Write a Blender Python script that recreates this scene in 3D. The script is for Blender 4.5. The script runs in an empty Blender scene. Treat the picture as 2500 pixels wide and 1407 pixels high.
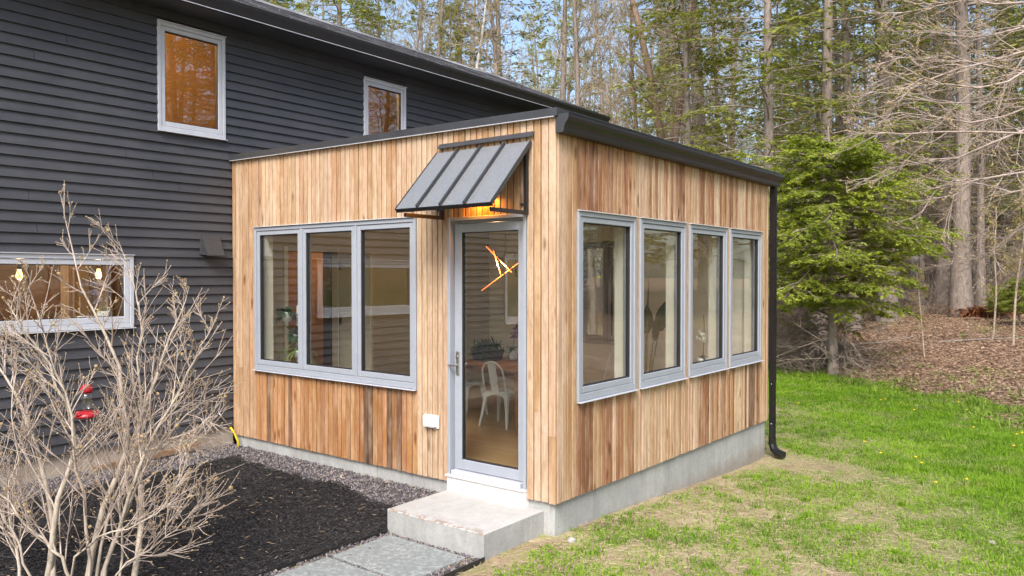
import bpy, math, random
import numpy as np
from mathutils import Vector, Matrix

R = math.radians
random.seed(7)
rng = np.random.default_rng(7)
scene = bpy.context.scene
COL = scene.collection

# ------------------------------------------------------------------ camera
CAM = np.array([3.377, -4.835, 1.733])
YAW, PITCH, FPX = R(-38.15), R(-0.895), 1906.4
cam_data = bpy.data.cameras.new("camera")
cam_data.sensor_width = 36.0
cam_data.lens = FPX / 2500 * 36.0
cam_data.clip_start = 0.05
cam_data.clip_end = 2000
cam = bpy.data.objects.new("camera", cam_data)
COL.objects.link(cam)
cam.location = CAM
cam.rotation_euler = (math.pi / 2 + PITCH, 0, -YAW)
scene.camera = cam
FWD = np.array([math.sin(YAW) * math.cos(PITCH), math.cos(YAW) * math.cos(PITCH), math.sin(PITCH)])
RGT = np.array([math.cos(YAW), -math.sin(YAW), 0.0])
UPV = np.cross(RGT, FWD)


def at(px, py, depth):
    """point of the place seen at a photograph position, at a distance along the view"""
    return CAM + (FWD + RGT * (px - 1250) / FPX - UPV * (py - 703.5) / FPX) * depth


# ------------------------------------------------------------------ sky, sun, exposure
SUN_EL, SUN_AZ = R(46), R(152)      # azimuth clockwise from +Y
world = bpy.data.worlds.new("World")
scene.world = world
world.use_nodes = True
wn, wl = world.node_tree.nodes, world.node_tree.links
wn.clear()
sky = wn.new("ShaderNodeTexSky")
sky.sky_type = 'NISHITA'
sky.sun_disc = False
sky.sun_elevation = SUN_EL
sky.sun_rotation = SUN_AZ
sky.air_density = 1.0
sky.dust_density = 3.0
sky.ozone_density = 1.0
bgn = wn.new("ShaderNodeBackground")
bgn.inputs[1].default_value = 0.10
won = wn.new("ShaderNodeOutputWorld")
wl.new(sky.outputs[0], bgn.inputs[0])
wl.new(bgn.outputs[0], won.inputs[0])

sun_data = bpy.data.lights.new("sun", 'SUN')
sun_data.energy = 1.5
sun_data.angle = R(28)
sun_data.color = (1.0, 0.97, 0.93)
sun = bpy.data.objects.new("sun", sun_data)
COL.objects.link(sun)
sd = Vector((math.sin(SUN_AZ) * math.cos(SUN_EL), math.cos(SUN_AZ) * math.cos(SUN_EL), math.sin(SUN_EL)))
sun.rotation_euler = sd.to_track_quat('Z', 'Y').to_euler()
sun.location = (10, -10, 20)

scene.view_settings.view_transform = 'Standard'
scene.view_settings.look = 'None'
scene.view_settings.gamma = 1.0
scene.view_settings.use_curve_mapping = False
scene.view_settings.exposure = 1.6
scene.render.engine = 'CYCLES'
scene.cycles.use_denoising = True
scene.cycles.use_adaptive_sampling = True
scene.cycles.adaptive_threshold = 0.025
scene.cycles.max_bounces = 8
scene.cycles.diffuse_bounces = 3
scene.cycles.glossy_bounces = 3
scene.cycles.transparent_max_bounces = 16
scene.cycles.sample_clamp_indirect = 6.0
scene.cycles.caustics_reflective = False
scene.cycles.caustics_refractive = False


# ------------------------------------------------------------------ object helpers
ORG = {}


def tag(o, label=None, cat=None, group=None, kind=None):
    if label: o["label"] = label
    if cat: o["category"] = cat
    if group: o["group"] = group
    if kind: o["kind"] = kind
    return o


def empty(name, loc, label=None, cat=None, group=None, rz=0.0):
    o = bpy.data.objects.new(name, None)
    o.empty_display_size = 0.1
    COL.objects.link(o)
    o.location = loc
    o.rotation_euler = (0, 0, rz)
    ORG[o] = np.array(loc, float)
    return tag(o, label, cat, group)


def link_mesh(name, me, mat, parent=None):
    o = bpy.data.objects.new(name, me)
    if mat is not None and not me.materials:
        me.materials.append(mat)
    COL.objects.link(o)
    if parent is not None:
        o.parent = parent
    return o


def np_mesh(name, V, quads=None, tris=None, smooth=False):
    V = np.asarray(V, np.float32)
    q = np.zeros((0, 4), np.int32) if quads is None else np.asarray(quads, np.int32).reshape(-1, 4)
    t = np.zeros((0, 3), np.int32) if tris is None else np.asarray(tris, np.int32).reshape(-1, 3)
    me = bpy.data.meshes.new(name)
    me.vertices.add(len(V))
    me.vertices.foreach_set("co", V.ravel())
    me.loops.add(q.size + t.size)
    me.loops.foreach_set("vertex_index", np.concatenate([q.ravel(), t.ravel()]))
    n = len(q) + len(t)
    me.polygons.add(n)
    st = np.concatenate([np.arange(len(q)) * 4, len(q) * 4 + np.arange(len(t)) * 3]).astype(np.int32)
    me.polygons.foreach_set("loop_start", st)
    me.polygons.foreach_set("use_smooth", np.full(n, smooth))
    me.update(calc_edges=True)
    me.validate()
    return me


class MB:
    """collects solid shapes in place coordinates and links them as one mesh"""

    def __init__(self):
        self.v, self.f = [], []

    def hexa(self, p):
        b = len(self.v)
        self.v += [tuple(map(float, q)) for q in p]
        for f in ((0, 3, 2, 1), (4, 5, 6, 7), (0, 1, 5, 4), (1, 2, 6, 5), (2, 3, 7, 6), (3, 0, 4, 7)):
            self.f.append(tuple(b + i for i in f))
        return self

    def box(self, x0, x1, y0, y1, z0, z1):
        return self.hexa([(x0, y0, z0), (x1, y0, z0), (x1, y1, z0), (x0, y1, z0),
                          (x0, y0, z1), (x1, y0, z1), (x1, y1, z1), (x0, y1, z1)])

    def cbox(self, x0, x1, y0, y1, z0, z1, c=0.004):
        """box with all edges chamfered"""
        import bmesh
        bm = bmesh.new()
        bmesh.ops.create_cube(bm, size=1)
        for v in bm.verts:
            v.co = Vector(((x0 + x1) / 2 + v.co.x * (x1 - x0), (y0 + y1) / 2 + v.co.y * (y1 - y0), (z0 + z1) / 2 + v.co.z * (z1 - z0)))
        bmesh.ops.bevel(bm, geom=list(bm.edges), offset=c, segments=1, affect='EDGES')
        return self.bm(bm)

    def bm(self, bm):
        b = len(self.v)
        bm.verts.index_update()
        self.v += [tuple(v.co) for v in bm.verts]
        self.f += [tuple(b + v.index for v in f.verts) for f in bm.faces]
        bm.free()
        return self

    def tube(self, pts, rad, n=8, cap=True):
        pts = [Vector(p) for p in pts]
        k = len(pts)
        if not hasattr(rad, '__len__'): rad = [rad] * k
        b = len(self.v)
        up = None
        for i, p in enumerate(pts):
            d = (pts[min(i + 1, k - 1)] - pts[max(i - 1, 0)]).normalized()
            if up is None:
                up = d.cross(Vector((0, 0, 1))) if abs(d.z) < 0.9 else d.cross(Vector((1, 0, 0)))
            up = (up - d * up.dot(d)).normalized()
            w = d.cross(up)
            for j in range(n):
                a = 2 * math.pi * j / n
                self.v.append(tuple(p + (up * math.cos(a) + w * math.sin(a)) * rad[i]))
        for i in range(k - 1):
            for j in range(n):
                j2 = (j + 1) % n
                self.f.append((b + i * n + j, b + i * n + j2, b + (i + 1) * n + j2, b + (i + 1) * n + j))
        if cap:
            self.f.append(tuple(b + j for j in range(n))[::-1])
            self.f.append(tuple(b + (k - 1) * n + j for j in range(n)))
        return self

    def lathe(self, c, prof, n=16):
        """prof: list of (radius, z)"""
        b = len(self.v)
        for r, z in prof:
            for j in range(n):
                a = 2 * math.pi * j / n
                self.v.append((c[0] + r * math.cos(a), c[1] + r * math.sin(a), c[2] + z))
        for i in range(len(prof) - 1):
            for j in range(n):
                j2 = (j + 1) % n
                self.f.append((b + i * n + j, b + i * n + j2, b + (i + 1) * n + j2, b + (i + 1) * n + j))
        self.f.append(tuple(b + j for j in range(n))[::-1])
        self.f.append(tuple(b + (len(prof) - 1) * n + j for j in range(n)))
        return self

    def prism(self, prof, axis, a0, a1):
        """extrude a 2-D profile along an axis ('x': prof=(y,z), 'y': prof=(x,z), 'z': prof=(x,y))"""
        b = len(self.v)
        n = len(prof)
        for a in (a0, a1):
            for (p, q) in prof:
                self.v.append((a, p, q) if axis == 'x' else (p, a, q) if axis == 'y' else (p, q, a))
        for j in range(n):
            j2 = (j + 1) % n
            self.f.append((b + j, b + j2, b + n + j2, b + n + j))
        self.f.append(tuple(b + j for j in range(n))[::-1])
        self.f.append(tuple(b + n + j for j in range(n)))
        return self

    def wall(self, axis, c0, c1, u, w, holes):
        """slab between c0 and c1 on an axis ('x' or 'y'); u,w extents; holes (u0,u1,w0,w1); watertight, no inner faces"""
        us = sorted({u[0], u[1], *[min(max(h[i], u[0]), u[1]) for h in holes for i in (0, 1)]})
        ws = sorted({w[0], w[1], *[min(max(h[i], w[0]), w[1]) for h in holes for i in (2, 3)]})
        def solid(i, j):
            if i < 0 or j < 0 or i >= len(us) - 1 or j >= len(ws) - 1: return False
            a, b = (us[i] + us[i + 1]) / 2, (ws[j] + ws[j + 1]) / 2
            return not any(h[0] < a < h[1] and h[2] < b < h[3] for h in holes)
        def pt(c, a, b): return (c, a, b) if axis == 'x' else (a, c, b)
        def quad(*p):
            b = len(self.v)
            self.v += list(p)
            self.f.append((b, b + 1, b + 2, b + 3))
        for i in range(len(us) - 1):
            for j in range(len(ws) - 1):
                if not solid(i, j): continue
                a0, a1, b0, b1 = us[i], us[i + 1], ws[j], ws[j + 1]
                for c in (c0, c1): quad(pt(c, a0, b0), pt(c, a1, b0), pt(c, a1, b1), pt(c, a0, b1))
                if not solid(i - 1, j): quad(pt(c0, a0, b0), pt(c1, a0, b0), pt(c1, a0, b1), pt(c0, a0, b1))
                if not solid(i + 1, j): quad(pt(c0, a1, b0), pt(c1, a1, b0), pt(c1, a1, b1), pt(c0, a1, b1))
                if not solid(i, j - 1): quad(pt(c0, a0, b0), pt(c1, a0, b0), pt(c1, a1, b0), pt(c0, a1, b0))
                if not solid(i, j + 1): quad(pt(c0, a0, b1), pt(c1, a0, b1), pt(c1, a1, b1), pt(c0, a1, b1))
        return self

    def build(self, name, mat, parent=None, smooth=False, origin=None):
        o0 = ORG.get(parent, np.zeros(3)) if origin is None else np.array(origin, float)
        me = bpy.data.meshes.new(name)
        me.from_pydata([(x - o0[0], y - o0[1], z - o0[2]) for x, y, z in self.v], [], self.f)
        if smooth:
            me.polygons.foreach_set("use_smooth", [True] * len(me.polygons))
        me.update()
        o = link_mesh(name, me, mat, parent)
        if parent is None and origin is not None:
            o.location = origin
        ORG[o] = o0
        return o


# ------------------------------------------------------------------ material helpers
class NT:
    def __init__(self, name):
        self.m = bpy.data.materials.new(name)
        self.m.use_nodes = True
        self.n, self.l = self.m.node_tree.nodes, self.m.node_tree.links
        self.n.clear()
        self.out = self.n.new("ShaderNodeOutputMaterial")

    def node(self, t, **kw):
        x = self.n.new(t)
        for k, v in kw.items(): setattr(x, k, v)
        return x

    def link(self, a, b): self.l.new(a, b)

    def set(self, sock, v):
        if hasattr(v, 'is_output'): self.l.new(v, sock)
        elif isinstance(v, tuple) and len(v) == 3 and sock.type == 'RGBA': sock.default_value = (*v, 1)
        else: sock.default_value = v

    def coord(self, kind='Object', scale=(1, 1, 1), offset=None, rot=(0, 0, 0)):
        tc = self.node("ShaderNodeTexCoord")
        mp = self.node("ShaderNodeMapping")
        mp.inputs['Scale'].default_value = scale
        mp.inputs['Rotation'].default_value = rot
        self.link(tc.outputs[kind], mp.inputs[0])
        if offset is not None: self.link(offset, mp.inputs['Location'])
        return mp.outputs[0]

    def world(self, scale=(1, 1, 1)):
        g = self.node("ShaderNodeNewGeometry")
        mp = self.node("ShaderNodeMapping")
        mp.inputs['Scale'].default_value = scale
        self.link(g.outputs['Position'], mp.inputs[0])
        return mp.outputs[0]

    def noise(self, vec, scale=5, detail=4, rough=0.55, dist=0.0, fac=True):
        x = self.node("ShaderNodeTexNoise")
        self.link(vec, x.inputs['Vector'])
        x.inputs['Scale'].default_value = scale
        x.inputs['Detail'].default_value = detail
        x.inputs['Roughness'].default_value = rough
        x.inputs['Distortion'].default_value = dist
        return x.outputs[0 if fac else 1]

    def voronoi(self, vec, scale=5, feature='F1', out='Distance'):
        x = self.node("ShaderNodeTexVoronoi", feature=feature)
        self.link(vec, x.inputs['Vector'])
        x.inputs['Scale'].default_value = scale
        return x.outputs[out]

    def ramp(self, fac, stops, interp='LINEAR'):
        x = self.node("ShaderNodeValToRGB")
        x.color_ramp.interpolation = interp
        e = x.color_ramp.elements
        while len(e) < len(stops): e.new(0.5)
        for el, (p, c) in zip(e, stops):
            el.position = p
            el.color = (*c, 1) if isinstance(c, tuple) else (c, c, c, 1)
        self.link(fac, x.inputs[0])
        return x.outputs[0]

    def mix(self, fac, a, b, mode='MIX'):
        x = self.node("ShaderNodeMix", data_type='RGBA', blend_type=mode)
        self.set(x.inputs[0], fac)
        self.set(x.inputs[6], a)
        self.set(x.inputs[7], b)
        return x.outputs[2]

    def math(self, op, a, b=0.0, c=None, clamp=False):
        x = self.node("ShaderNodeMath", operation=op, use_clamp=clamp)
        self.set(x.inputs[0], a)
        self.set(x.inputs[1], b)
        if c is not None: self.set(x.inputs[2], c)
        return x.outputs[0]

    def bump(self, h, strength=0.3, dist=0.01):
        x = self.node("ShaderNodeBump")
        x.inputs['Strength'].default_value = strength
        x.inputs['Distance'].default_value = dist
        self.link(h, x.inputs['Height'])
        return x.outputs[0]

    def pbr(self, color, rough=0.6, metal=0.0, normal=None, spec=0.5, emit=None, emit_s=0.0):
        x = self.node("ShaderNodeBsdfPrincipled")
        self.set(x.inputs['Base Color'], color)
        self.set(x.inputs['Roughness'], rough)
        self.set(x.inputs['Metallic'], metal)
        x.inputs['Specular IOR Level'].default_value = spec
        if normal is not None: self.link(normal, x.inputs['Normal'])
        if emit is not None:
            self.set(x.inputs['Emission Color'], emit)
            x.inputs['Emission Strength'].default_value = emit_s
        return x.outputs[0]

    def done(self, sh):
        self.link(sh, self.out.inputs[0])
        return self.m


def mat_plain(name, col, rough=0.5, metal=0.0, var=0.12, scale=12, bump=0.0, spec=0.5):
    t = NT(name)
    v = t.world()
    n = t.noise(v, scale, 5, 0.6)
    lo = tuple(c * (1 - var) for c in col)
    hi = tuple(min(1, c * (1 + var)) for c in col)
    c = t.ramp(n, [(0.3, lo), (0.7, hi)])
    nb = t.bump(t.noise(v, scale * 6, 3), bump, 0.004) if bump else None
    return t.done(t.pbr(c, rough, metal, nb, spec))


def mat_wood_board():
    t = NT("cedar_board")
    oi = t.node("ShaderNodeObjectInfo")
    off = t.math('MULTIPLY', oi.outputs['Random'], 37.0)
    cmb = t.node("ShaderNodeCombineXYZ")
    for i in range(3): t.link(off, cmb.inputs[i])
    v = t.coord('Object', (44, 44, 1.3), cmb.outputs[0])
    v2 = t.coord('Object', (9, 9, 2.2), cmb.outputs[0])
    v3 = t.coord('Object', (13, 13, 4.0), cmb.outputs[0])
    grain = t.noise(v, 3.0, 8, 0.62, 0.6)
    broad = t.noise(v2, 1.2, 4, 0.6)
    base = oi.outputs['Color']
    dark = t.mix(1.0, base, (0.62, 0.52, 0.44), 'MULTIPLY')
    lite = t.mix(0.45, base, (0.78, 0.62, 0.46), 'MIX')
    c = t.mix(t.ramp(grain, [(0.32, 0.0), (0.5, 0.55), (0.66, 1.0)]), dark, base)
    c = t.mix(t.ramp(broad, [(0.42, 0.0), (0.68, 0.55)]), c, lite)
    # knots: sparse dark rings
    kd = t.voronoi(v3, 0.55)
    knot = t.ramp(kd, [(0.0, 1.0), (0.09, 0.85), (0.17, 0.0)])
    c = t.mix(knot, c, t.mix(1.0, base, (0.30, 0.20, 0.15), 'MULTIPLY'))
    # weather streaks
    v4 = t.coord('Object', (16, 16, 0.7), cmb.outputs[0])
    st = t.noise(v4, 1.5, 5, 0.7)
    c = t.mix(t.ramp(st, [(0.53, 0.0), (0.74, 0.55)]), c, (0.24, 0.17, 0.13))
    mot = t.noise(t.coord('Object', (20, 20, 6), cmb.outputs[0]), 2.0, 6, 0.7)
    c = t.mix(t.ramp(mot, [(0.36, 0.38), (0.55, 0.0)]), c, t.mix(1.0, base, (0.55, 0.46, 0.40), 'MULTIPLY'))
    nb = t.bump(grain, 0.25, 0.003)
    return t.done(t.pbr(c, t.ramp(broad, [(0.3, 0.5), (0.7, 0.72)]), 0, nb, 0.3))


def mat_siding():
    t = NT("charcoal_siding")
    oi = t.node("ShaderNodeObjectInfo")
    off = t.math('MULTIPLY', oi.outputs['Random'], 23.0)
    cmb = t.node("ShaderNodeCombineXYZ")
    for i in range(3): t.link(off, cmb.inputs[i])
    v = t.coord('Object', (10, 1.4, 24), cmb.outputs[0])
    grain = t.noise(v, 2.5, 7, 0.65, 0.8)
    w = t.world((1, 1, 1))
    blot = t.noise(w, 1.6, 5, 0.6)
    a = t.ramp(grain, [(0.3, (0.037, 0.0375, 0.043)), (0.7, (0.058, 0.059, 0.067))])
    c = t.mix(t.ramp(blot, [(0.4, 0.0), (0.7, 0.35)]), a, (0.092, 0.093, 0.104))
    c = t.mix(t.math('MULTIPLY', oi.outputs['Random'], 0.35), c, (0.040, 0.040, 0.046))
    nb = t.bump(grain, 0.22, 0.004)
    return t.done(t.pbr(c, t.ramp(blot, [(0.3, 0.42), (0.7, 0.6)]), 0, nb, 0.45))


def mat_glass(name, f0=0.07, wav=0.02):
    t = NT(name)
    lw = t.node("ShaderNodeLayerWeight")
    lw.inputs[0].default_value = 0.5
    sch = t.math('MULTIPLY_ADD', t.math('POWER', lw.outputs['Facing'], 5.0), 1 - f0, f0)
    w = t.world((1, 1, 1))
    nb = t.bump(t.noise(w, 1.7, 1, 0.4), wav, 0.05)
    gl = t.node("ShaderNodeBsdfGlossy")
    gl.inputs['Roughness'].default_value = 0.0
    gl.inputs['Color'].default_value = (1, 1, 1, 1)
    t.link(nb, gl.inputs['Normal'])
    tr = t.node("ShaderNodeBsdfTransparent")
    tr.inputs[0].default_value = (0.95, 0.97, 0.95, 1)
    mx = t.node("ShaderNodeMixShader")
    t.link(sch, mx.inputs[0])
    t.link(tr.outputs[0], mx.inputs[1])
    t.link(gl.outputs[0], mx.inputs[2])
    return t.done(mx.outputs[0])


def mat_concrete(name, base, stain=0.35, spill=0.0):
    t = NT(name)
    w = t.world()
    big = t.noise(w, 1.1, 6, 0.65)
    mid = t.noise(w, 6, 6, 0.7)
    fine = t.noise(w, 38, 6, 0.7)
    drip = t.noise(t.world((7, 7, 0.5)), 1.6, 6, 0.65)
    c = t.ramp(big, [(0.3, tuple(x * 0.74 for x in base)), (0.55, base), (0.75, tuple(min(1, x * 1.2) for x in base))])
    c = t.mix(t.ramp(mid, [(0.42, 0.35), (0.6, 0.0)]), c, tuple(x * 0.66 for x in base))
    c = t.mix(t.ramp(fine, [(0.35, 0.3), (0.55, 0.0)]), c, tuple(x * 0.55 for x in base))
    c = t.mix(t.math('MULTIPLY', t.ramp(drip, [(0.48, 0.0), (0.72, 1.0)]), stain), c, tuple(x * 0.55 for x in base))
    hole = t.ramp(t.voronoi(w, 17), [(0.06, 0.75), (0.10, 0.0)])
    c = t.mix(hole, c, tuple(x * 0.35 for x in base))
    sz = t.node("ShaderNodeSeparateXYZ")
    t.link(w, sz.inputs[0])
    mud = t.math('ADD', t.math('MULTIPLY_ADD', sz.outputs[2], -7.0, -1.75), t.math('MULTIPLY_ADD', t.noise(w, 4.5, 6, 0.7), 2.2, -1.1), clamp=True)
    c = t.mix(t.math('MULTIPLY', mud, 0.55), c, (0.20, 0.15, 0.105))
    if spill:
        sep = t.node("ShaderNodeSeparateXYZ")
        t.link(w, sep.inputs[0])
        near = t.math('MULTIPLY', t.math('ADD', sep.outputs[1], 0.60), -9.0, clamp=True)
        top = t.math('MULTIPLY', t.math('ADD', sep.outputs[2], 0.090), 90.0, clamp=True)
        sp = t.ramp(t.noise(w, 11, 5, 0.7), [(0.50, 0.0), (0.56, 1.0)])
        near = t.math('MULTIPLY_ADD', near, 0.9, t.math('MULTIPLY', sp, 0.06))
        c = t.mix(t.math('MULTIPLY', t.math('MULTIPLY', near, sp), t.math('MULTIPLY', top, spill)), c, (0.20, 0.14, 0.10))
        lite = t.math('MULTIPLY', top, 0.25)
        c = t.mix(lite, c, (0.66, 0.64, 0.60))
        c = t.mix(t.math('MULTIPLY', t.math('MULTIPLY', near, sp), t.math('MULTIPLY', top, spill)), c, (0.24, 0.17, 0.125))
    nb = t.bump(fine, 0.3, 0.004)
    return t.done(t.pbr(c, 0.85, 0, nb, 0.25))


def mat_leaf(name, stops, trans=0.35, rough=0.55, nscale=0.8):
    t = NT(name)
    g = t.node("ShaderNodeNewGeometry")
    oi = t.node("ShaderNodeObjectInfo")
    n = t.noise(t.coord('Object'), nscale, 3, 0.6)
    f = t.math('MULTIPLY_ADD', g.outputs['Random Per Island'], 0.55, t.math('MULTIPLY_ADD', n, 0.7, -0.12))
    f = t.math('ADD', f, t.math('MULTIPLY_ADD', oi.outputs['Random'], 0.16, -0.08), clamp=True)
    c = t.ramp(f, stops)
    p = t.pbr(c, rough, 0, None, 0.3)
    tl = t.node("ShaderNodeBsdfTranslucent")
    t.link(c, tl.inputs[0])
    mx = t.node("ShaderNodeMixShader")
    mx.inputs[0].default_value = trans
    t.link(p, mx.inputs[1])
    t.link(tl.outputs[0], mx.inputs[2])
    return t.done(mx.outputs[0])


def mat_grass():
    t = NT("grass_blade")
    g = t.node("ShaderNodeNewGeometry")
    w = t.world()
    f = t.math('MULTIPLY_ADD', g.outputs['Random Per Island'], 0.40, t.math('MULTIPLY_ADD', t.noise(w, 0.9, 4, 0.6), 0.75, -0.16))
    f = t.math('ADD', f, t.math('MULTIPLY_ADD', t.noise(w, 5, 3), 0.5, -0.25), clamp=True)
    c = t.ramp(f, [(0.0, (0.08, 0.17, 0.014)), (0.3, (0.18, 0.34, 0.022)), (0.6, (0.33, 0.52, 0.035)), (0.85, (0.50, 0.62, 0.07)), (1.0, (0.60, 0.60, 0.15))])
    dry = t.math('MULTIPLY', t.ramp(t.noise(w, 2.3, 5, 0.65), [(0.50, 0.0), (0.68, 1.0)]), t.ramp(g.outputs['Random Per Island'], [(0.45, 0.0), (0.55, 0.9)]))
    c = t.mix(dry, c, (0.50, 0.42, 0.22))
    p = t.pbr(c, 0.5, 0, None, 0.3)
    tl = t.node("ShaderNodeBsdfTranslucent")
    t.link(c, tl.inputs[0])
    mx = t.node("ShaderNodeMixShader")
    mx.inputs[0].default_value = 0.55
    t.link(p, mx.inputs[1])
    t.link(tl.outputs[0], mx.inputs[2])
    return t.done(mx.outputs[0])


def mat_bark(name, a, b, scale=6, stretch=0.25, bump=0.6):
    t = NT(name)
    oi = t.node("ShaderNodeObjectInfo")
    v = t.coord('Object', (1, 1, stretch))
    n = t.noise(v, scale * 2.4, 6, 0.7, 0.4)
    big = t.noise(t.coord('Object', (1, 1, 0.5)), 1.2, 4)
    c = t.ramp(n, [(0.32, a), (0.68, b)])
    c = t.mix(t.ramp(big, [(0.45, 0.0), (0.7, 0.5)]), c, tuple((x + y) * 0.62 for x, y in zip(a, b)))
    c = t.mix(t.math('MULTIPLY', oi.outputs['Random'], 0.35), c, tuple(x * 0.8 for x in a))
    pat = t.noise(t.coord('Object', (1, 1, 0.8)), scale * 1.1, 5, 0.7)
    c = t.mix(t.ramp(pat, [(0.55, 0.0), (0.66, 0.6)]), c, tuple(x * 0.55 for x in a))
    c = t.mix(t.ramp(pat, [(0.30, 0.5), (0.40, 0.0)]), c, tuple(min(1, x * k) for x, k in zip(b, (0.95, 1.05, 0.95))))
    nb = t.bump(n, bump, 0.03)
    return t.done(t.pbr(c, 0.85, 0, nb, 0.2))


def mat_emit(name, col, s):
    t = NT(name)
    return t.done(t.pbr(tuple(min(1, c) for c in col), 0.5, 0, None, 0.3, col, s))

# ------------------------------------------------------------------ materials
M = {}
M['board'] = mat_wood_board()
M['siding'] = mat_siding()
M['backing'] = mat_plain("dark_backing", (0.012, 0.008, 0.006), 0.9)
M['plaster'] = mat_plain("plaster_wall", (0.74, 0.71, 0.63), 0.8, var=0.04, scale=3)
M['tan_wall'] = mat_plain("tan_wall", (0.44, 0.39, 0.30), 0.8, var=0.05, scale=3)
M['frame'] = mat_plain("grey_window_frame", (0.305, 0.33, 0.375), 0.35, var=0.05, scale=6)
M['frame_white'] = mat_plain("pale_window_frame", (0.46, 0.48, 0.53), 0.35, var=0.05, scale=6)
M['flash'] = mat_plain("pale_metal_flashing", (0.62, 0.63, 0.67), 0.3, 0.3, 0.06, 10)
M['gasket'] = mat_plain("black_gasket", (0.012, 0.012, 0.014), 0.6)
M['glass'] = mat_glass("window_glass", 0.12, 0.016)
M['glass_old'] = mat_glass("house_glass", 0.12, 0.014)
M['black_metal'] = mat_plain("black_metal", (0.017, 0.017, 0.019), 0.38, 0.0, 0.25, 9)
M['black_gloss'] = mat_plain("black_painted_metal", (0.010, 0.010, 0.011), 0.22, 0.0, 0.2, 9)
M['dark_trim'] = mat_plain("charcoal_trim", (0.040, 0.042, 0.047), 0.45, 0.0, 0.15, 4)
M['concrete'] = mat_concrete("foundation_concrete", (0.40, 0.405, 0.395), 0.45)
M['step'] = mat_concrete("step_concrete", (0.38, 0.383, 0.376), 0.5, 0.9)
M['concrete_old'] = mat_concrete("old_foundation_concrete", (0.42, 0.36, 0.30), 0.5)
M['white_paint'] = mat_plain("white_painted_riser", (0.68, 0.675, 0.67), 0.5, var=0.04, scale=2)
M['white_plastic'] = mat_plain("white_plastic", (0.80, 0.80, 0.79), 0.35, var=0.02)
M['chair_metal'] = mat_plain("white_chair_metal", (0.70, 0.74, 0.74), 0.3, 0.0, 0.04, 5)
M['steel'] = mat_plain("brushed_steel", (0.42, 0.40, 0.38), 0.32, 0.9, 0.1, 30)
M['teak'] = mat_plain("warm_table_wood", (0.30, 0.15, 0.07), 0.4, 0.0, 0.25, 7)


def mat_floor():
    t = NT("oak_floor")
    w = t.world()
    br = t.node("ShaderNodeTexBrick")
    mp = t.node("ShaderNodeMapping")
    t.link(w, mp.inputs[0])
    t.link(mp.outputs[0], br.inputs['Vector'])
    br.inputs['Scale'].default_value = 1.0
    br.inputs['Brick Width'].default_value = 1.5
    br.inputs['Row Height'].default_value = 0.12
    br.inputs['Mortar Size'].default_value = 0.002
    br.inputs['Color1'].default_value = (0.52, 0.34, 0.18, 1)
    br.inputs['Color2'].default_value = (0.42, 0.26, 0.13, 1)
    br.inputs['Mortar'].default_value = (0.12, 0.07, 0.035, 1)
    g = t.noise(t.world((2, 30, 2)), 1.5, 5)
    c = t.mix(t.ramp(g, [(0.35, 0.25), (0.65, 0.0)]), br.outputs[0], (0.22, 0.13, 0.06))
    return t.done(t.pbr(c, 0.28, 0, None, 0.5))


M['floor'] = mat_floor()


def mat_panel():
    """awning sheet: grey painted metal with water spots"""
    t = NT("awning_metal")
    w = t.world()
    n = t.noise(w, 55, 5, 0.7)
    v = t.voronoi(w, 190)
    c = t.ramp(n, [(0.35, (0.175, 0.18, 0.188)), (0.6, (0.235, 0.242, 0.25))])
    c = t.mix(t.ramp(v, [(0.12, 0.4), (0.28, 0.0)]), c, (0.07, 0.075, 0.08))
    nb = t.bump(n, 0.12, 0.002)
    return t.done(t.pbr(c, t.ramp(n, [(0.3, 0.28), (0.7, 0.5)]), 0.25, nb, 0.6))


M['awning'] = mat_panel()


def mat_shingle():
    t = NT("asphalt_shingle")
    g = t.node("ShaderNodeNewGeometry")
    n = t.noise(t.world(), 90, 5, 0.7)
    b = t.noise(t.world((1, 1, 1)), 3, 4)
    c = t.ramp(g.outputs['Random Per Island'], [(0.0, (0.09, 0.09, 0.10)), (0.5, (0.20, 0.20, 0.215)), (1.0, (0.34, 0.34, 0.36))])
    c = t.mix(t.ramp(n, [(0.35, 0.5), (0.65, 0.0)]), c, (0.03, 0.03, 0.034))
    c = t.mix(t.ramp(b, [(0.4, 0.0), (0.7, 0.3)]), c, (0.16, 0.16, 0.17))
    return t.done(t.pbr(c, 0.75, 0, t.bump(n, 0.4, 0.004), 0.4))


M['shingle'] = mat_shingle()

WOOD_LITE = [(0.53, 0.385, 0.26), (0.56, 0.415, 0.29), (0.50, 0.35, 0.225), (0.545, 0.40, 0.275)]
WOOD_MID = [(0.46, 0.29, 0.16), (0.43, 0.265, 0.14), (0.48, 0.31, 0.175)]
WOOD_RED = [(0.29, 0.14, 0.07), (0.23, 0.11, 0.056), (0.35, 0.18, 0.092)]
WOOD_DARK = [(0.13, 0.072, 0.042), (0.16, 0.09, 0.055)]
WOOD_ORANGE = [(0.43, 0.215, 0.085), (0.39, 0.19, 0.072), (0.47, 0.25, 0.11), (0.34, 0.16, 0.065)]


def jit(c, s=0.08):
    k = 1 + random.uniform(-s, s)
    return tuple(max(0.01, x * k * (1 + random.uniform(-0.03, 0.03))) for x in c)


# ================================================================== terrain height
def sst(t):
    t = np.clip(t, 0, 1)
    return t * t * (3 - 2 * t)


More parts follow.
